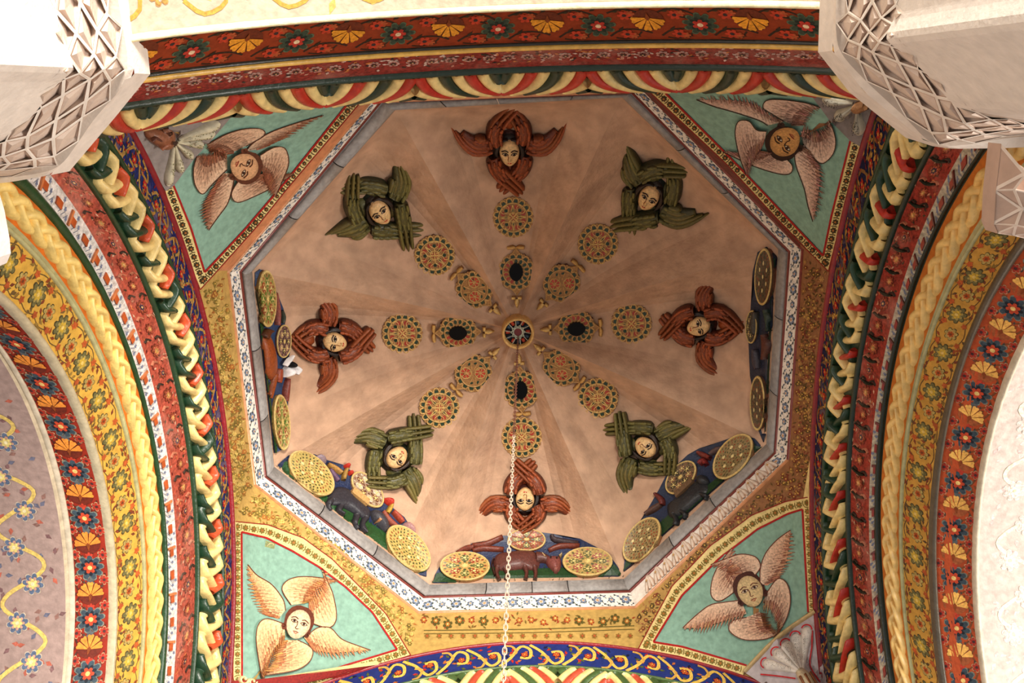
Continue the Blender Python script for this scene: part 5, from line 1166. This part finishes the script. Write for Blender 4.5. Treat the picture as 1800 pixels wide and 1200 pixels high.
mb = MB(); cushion(mb, FPg, ze([(228, 620), (246, 608), (266, 622), (264, 642), (246, 650), (230, 640)]), 2, 19, C(14, 14, 18), 5); ob('head', mb, M_wall, root); origin_to(root, FPg(500, 645, 0))
# lower right: dark lion and wheels
zr = Z(1090, 740, 4.0); F = surf_frame(B_dome, .005, None, (1220, 880))
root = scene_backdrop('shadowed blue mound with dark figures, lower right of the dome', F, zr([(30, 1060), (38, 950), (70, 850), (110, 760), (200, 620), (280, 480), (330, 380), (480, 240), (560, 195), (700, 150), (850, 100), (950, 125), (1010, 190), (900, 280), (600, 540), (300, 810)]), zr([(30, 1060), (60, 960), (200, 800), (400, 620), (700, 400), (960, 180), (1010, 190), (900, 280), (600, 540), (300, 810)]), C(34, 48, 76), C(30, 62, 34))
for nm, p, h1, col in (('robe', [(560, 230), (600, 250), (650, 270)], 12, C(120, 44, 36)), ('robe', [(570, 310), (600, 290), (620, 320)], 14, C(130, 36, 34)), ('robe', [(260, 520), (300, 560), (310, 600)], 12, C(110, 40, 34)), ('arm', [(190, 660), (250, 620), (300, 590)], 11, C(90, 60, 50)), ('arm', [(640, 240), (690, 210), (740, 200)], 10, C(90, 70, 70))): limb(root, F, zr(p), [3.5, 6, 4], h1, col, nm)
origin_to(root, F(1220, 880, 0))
wheel('shaded dotted wheel at the upper end of the lower right mound', F, *zr([(815, 265)])[0], 44, 25, math.radians(-52), C(150, 128, 84), C(66, 70, 40)); wheel('shaded dotted wheel at the lower end of the lower right mound', F, *zr([(175, 847)])[0], 43, 24, math.radians(-55), C(160, 136, 88), C(66, 60, 40)); wheel('small dark wheel in the middle of the lower right mound', F, *zr([(445, 408)])[0], 33, 19, math.radians(-50), C(120, 96, 66), C(50, 44, 30), C(130, 80, 60), 9, 'floral')  # wheel tones darkened, the shade on this side is in the colour
root = thing('bull_relief', 'nearly black carved beast with a brown plank on its back, lower right of the dome', 'relief'); lc_ = C(40, 42, 46)
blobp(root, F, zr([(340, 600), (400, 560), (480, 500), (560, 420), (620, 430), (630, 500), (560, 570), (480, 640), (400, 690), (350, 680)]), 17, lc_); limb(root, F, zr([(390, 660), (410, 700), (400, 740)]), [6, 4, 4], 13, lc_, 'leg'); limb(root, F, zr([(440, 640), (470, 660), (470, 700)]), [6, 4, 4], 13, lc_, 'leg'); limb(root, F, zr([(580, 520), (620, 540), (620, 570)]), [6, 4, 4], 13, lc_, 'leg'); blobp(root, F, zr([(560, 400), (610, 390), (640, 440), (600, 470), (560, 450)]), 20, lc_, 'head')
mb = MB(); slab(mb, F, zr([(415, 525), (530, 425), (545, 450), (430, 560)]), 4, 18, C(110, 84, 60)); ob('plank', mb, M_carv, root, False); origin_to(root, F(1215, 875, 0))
# right: mound and wheels, the shade painted into their darker tones
zq = Z(1200, 400, 3.0); F = surf_frame(B_dome, .005, None, (1340, 600))
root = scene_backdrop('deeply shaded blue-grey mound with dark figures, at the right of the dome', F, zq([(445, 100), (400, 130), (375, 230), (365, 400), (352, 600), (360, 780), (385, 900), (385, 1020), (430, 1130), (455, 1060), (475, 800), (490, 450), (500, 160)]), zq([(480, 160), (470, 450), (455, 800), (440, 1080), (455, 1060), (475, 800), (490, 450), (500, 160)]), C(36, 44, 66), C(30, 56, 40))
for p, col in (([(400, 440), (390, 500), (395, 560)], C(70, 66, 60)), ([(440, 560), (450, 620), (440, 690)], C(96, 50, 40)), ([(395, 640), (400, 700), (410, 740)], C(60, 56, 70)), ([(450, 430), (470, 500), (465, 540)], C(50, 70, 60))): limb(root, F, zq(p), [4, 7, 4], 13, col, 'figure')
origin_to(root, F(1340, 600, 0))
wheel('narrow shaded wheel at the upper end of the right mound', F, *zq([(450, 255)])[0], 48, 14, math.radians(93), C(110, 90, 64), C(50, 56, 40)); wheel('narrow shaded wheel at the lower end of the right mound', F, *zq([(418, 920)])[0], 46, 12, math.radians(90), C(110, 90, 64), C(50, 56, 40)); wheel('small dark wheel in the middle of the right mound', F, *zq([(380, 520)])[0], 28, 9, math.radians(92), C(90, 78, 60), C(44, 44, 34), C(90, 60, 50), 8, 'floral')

# ------------------------------------------------------------------ white carved capitals of the near columns
def capital(label, slab_px, out_px, in_px, z0, z1, rows, cols, face_pts, sgn):
    root = thing('muqarnas_capital', label, 'capital', 'white carved capitals')
    WH = C(242, 232, 222)
    # impost block
    top = [onz(x, y, z0 + .24) for x, y in slab_px]; n = len(top); mb = MB(); bot = [p - Vector((0, 0, .19)) for p in top]
    mb.add(top + bot, [(i, i + 1, n + i + 1, n + i) for i in range(n - 1)], WH); ob('impost', mb, M_stone, root, False)
    k = 40; mb = MB()
    def rp(P, t):
        L_ = [0]
        for i in range(len(P) - 1): L_.append(L_[-1] + (P[i + 1] - P[i]).length)
        q = t * L_[-1]; i = max(j for j in range(len(P) - 1) if L_[j] <= q + 1e-9); return P[i].lerp(P[i + 1], min(1, (q - L_[i]) / max(1e-9, L_[i + 1] - L_[i])))
    O2 = [onz(x, y, z0) for x, y in catmull(out_px, 4)]
    mb.add([rp(bot, i / k) for i in range(k + 1)] + [rp(O2, i / k) for i in range(k + 1)], [(i, i + 1, k + 2 + i, k + 1 + i) for i in range(k)], WH)
    ob('impost_soffit', mb, M_stone, root, False)
    # backing surface and cells
    O_ = catmull(out_px, 5); I_ = catmull(in_px, 5)
    def S_(s, t, h=0):
        a = ribpt(O_, s); b = ribpt(I_, s); zz_ = lerp(z0, z1, t ** 1.15)
        p = onz(lerp(a[0], b[0], t), lerp(a[1], b[1], t), zz_); return p - p.normalized() * h
    mb = MB(); grid(mb, lambda s, t: S_(s, t, -.05 if 0 < t < 1 else 0), 40, 8, C(206, 190, 176)); ob('core', mb, M_stone, root, False)
    rnd = random.Random(5)
    def node(r, c2):      # lattice nodes; c2 counts half cells
        q = random.Random(r * 101 + c2); s = min(1, max(0, c2 / (2 * cols) + q.uniform(-.16, .16) / cols)); t = min(1, max(0, r / (2 * rows) + q.uniform(-.10, .10) / rows))
        edge = r <= 0 or r >= 2 * rows
        return (s, t, .0 if edge else (.035 if r % 2 else .07))
    for r in range(1, 2 * rows):
        for c2 in range(1, 2 * cols):
            if (r + c2) % 2: continue
            nd = [node(r, c2 - 1), node(r - 1, c2), node(r, c2 + 1), node(r + 1, c2)]
            ms, mt = c2 / (2 * cols), r / (2 * rows); V = [S_(*q) for q in nd]; I = []
            for a_, q in enumerate(nd): I.append(S_(lerp(q[0], ms, .15), lerp(q[1], mt, .15), q[2] - .004))
            I2 = [S_(lerp(q[0], ms, .19), lerp(q[1], mt, .19), q[2] - .03) for q in nd]
            k1 = S_(lerp(ms, nd[(r * 7 + c2 * 3) % 2 * 2][0], .2), lerp(mt, nd[1][1], .45), -.035); k2 = S_(ms, lerp(mt, nd[3][1], .3), .075); mb = MB()
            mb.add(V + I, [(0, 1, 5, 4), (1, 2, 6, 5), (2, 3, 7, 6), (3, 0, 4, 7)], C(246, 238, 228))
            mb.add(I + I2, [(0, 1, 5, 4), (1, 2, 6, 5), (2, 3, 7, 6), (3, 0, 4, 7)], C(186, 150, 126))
            mb.add(I2 + [k1, k2], [(0, 1, 4), (1, 2, 4), (0, 4, 5), (4, 2, 5), (2, 3, 5), (3, 0, 5)], vary(C(228, 210, 196), .03)); ob('niche_cell', mb, M_stone, root, False)  # cell insides tinted darker than the ribs as painted shading
    # shaft
    k = 30; mb = MB(); I2 = [ribpt(I_, i / k) for i in range(k + 1)]; tp = [onz(x, y, z1) + Vector((0, 0, .10)) for x, y in I2]
    mb.add(tp + [Vector((p.x, p.y, 1.2)) for p in tp], [(i, i + 1, k + 2 + i, k + 1 + i) for i in range(k)], WH); ob('shaft', mb, M_stone, root, False)
    origin_to(root, onz(*out_px[len(out_px) // 2], z1)); return root
capital('white muqarnas capital and column at the upper left, beside the striped top arch',
        [(238, -120), (250, 0), (264, 130), (205, 203), (122, 301), (60, 312), (-80, 330)],
        [(196, -120), (205, -20), (218, 60), (224, 110), (212, 155), (168, 206), (131, 259), (105, 290), (60, 306), (-80, 322)],
        [(66, -120), (74, 0), (88, 60), (107, 118), (78, 148), (46, 190), (4, 236), (-40, 262), (-60, 280), (-120, 300)], 4.2, 3.5, 3, 7, None, 1)
capital('white muqarnas capital and column at the upper right, above the right arch',
        [(1445, -120), (1441, 0), (1438, 92), (1493, 162), (1592, 242), (1640, 257), (1720, 256), (1880, 250)],
        [(1474, -120), (1470, 0), (1470, 60), (1482, 98), (1530, 150), (1590, 205), (1640, 252), (1700, 254), (1760, 244), (1880, 232)],
        [(1602, -120), (1596, 0), (1592, 28), (1578, 66), (1616, 98), (1660, 140), (1705, 190), (1760, 204), (1820, 214), (1920, 224)], 4.2, 3.5, 3, 8, None, 1)
# lower capitals that just reach into the frame
def small_capital(label, px, z0, dz, nodes, tone, amp=.05):
    root = thing('bracket_capital', label, 'capital', 'lower white capitals'); n = len(px); P = [onz(x, y, z0 + dz) for x, y in px]
    r = delaunay_2d_cdt([Vector(p) for p in px + nodes], [], [list(range(n))], 1, 1e-5); q = random.Random(3); hs = {}
    def low_(v, i):
        e = min((v.x - x) ** 2 + (v.y - y) ** 2 for x, y in px) < 1
        p = onz(v.x, v.y, z0 + dz); return p - Vector((0, 0, dz * .5 if e else dz + (amp if i % 2 else -amp * .3)))
    vs = [low_(v, i) for i, v in enumerate(r[0])]
    for f in r[2]:
        m = [vs[i] for i in f]; c = sum(m, Vector()) / len(m); I = [c + (p - c) * .82 + Vector((0, 0, .012)) for p in m]; k = len(m); mb = MB()
        mb.add(m + I, [(i, (i + 1) % k, k + (i + 1) % k, k + i) for i in range(k)], C(244, 232, 222)); mb.add(I, [tuple(range(k))], tone); ob('facet', mb, M_stone, root, False)
    mb = MB(); lo_ = [p - Vector((0, 0, dz * .5)) for p in P]; mb.add(P + lo_, [(i, (i + 1) % n, n + (i + 1) % n, n + i) for i in range(n)], tone); ob('block', mb, M_stone, root, False)
    origin_to(root, sum(P, Vector()) / n)
small_capital('rounded white corner of a lower capital at the left edge, over the braid', [(-90, 325), (-5, 325), (8, 370), (17, 420), (19, 445), (12, 462), (-5, 470), (-90, 478)], 3.3, .2, [], C(244, 236, 230), 0)
small_capital('pinkish faceted lower capital with a pointed top at the right edge', [(1737, 250), (1752, 276), (1778, 292), (1805, 304), (1900, 330), (1900, 430), (1800, 418), (1760, 408), (1732, 404), (1725, 388), (1728, 330)], 3.5, .2, [(1745, 296), (1741, 325), (1785, 335), (1755, 357), (1800, 362), (1840, 340), (1850, 380), (1745, 385), (1780, 392)], C(206, 178, 162))
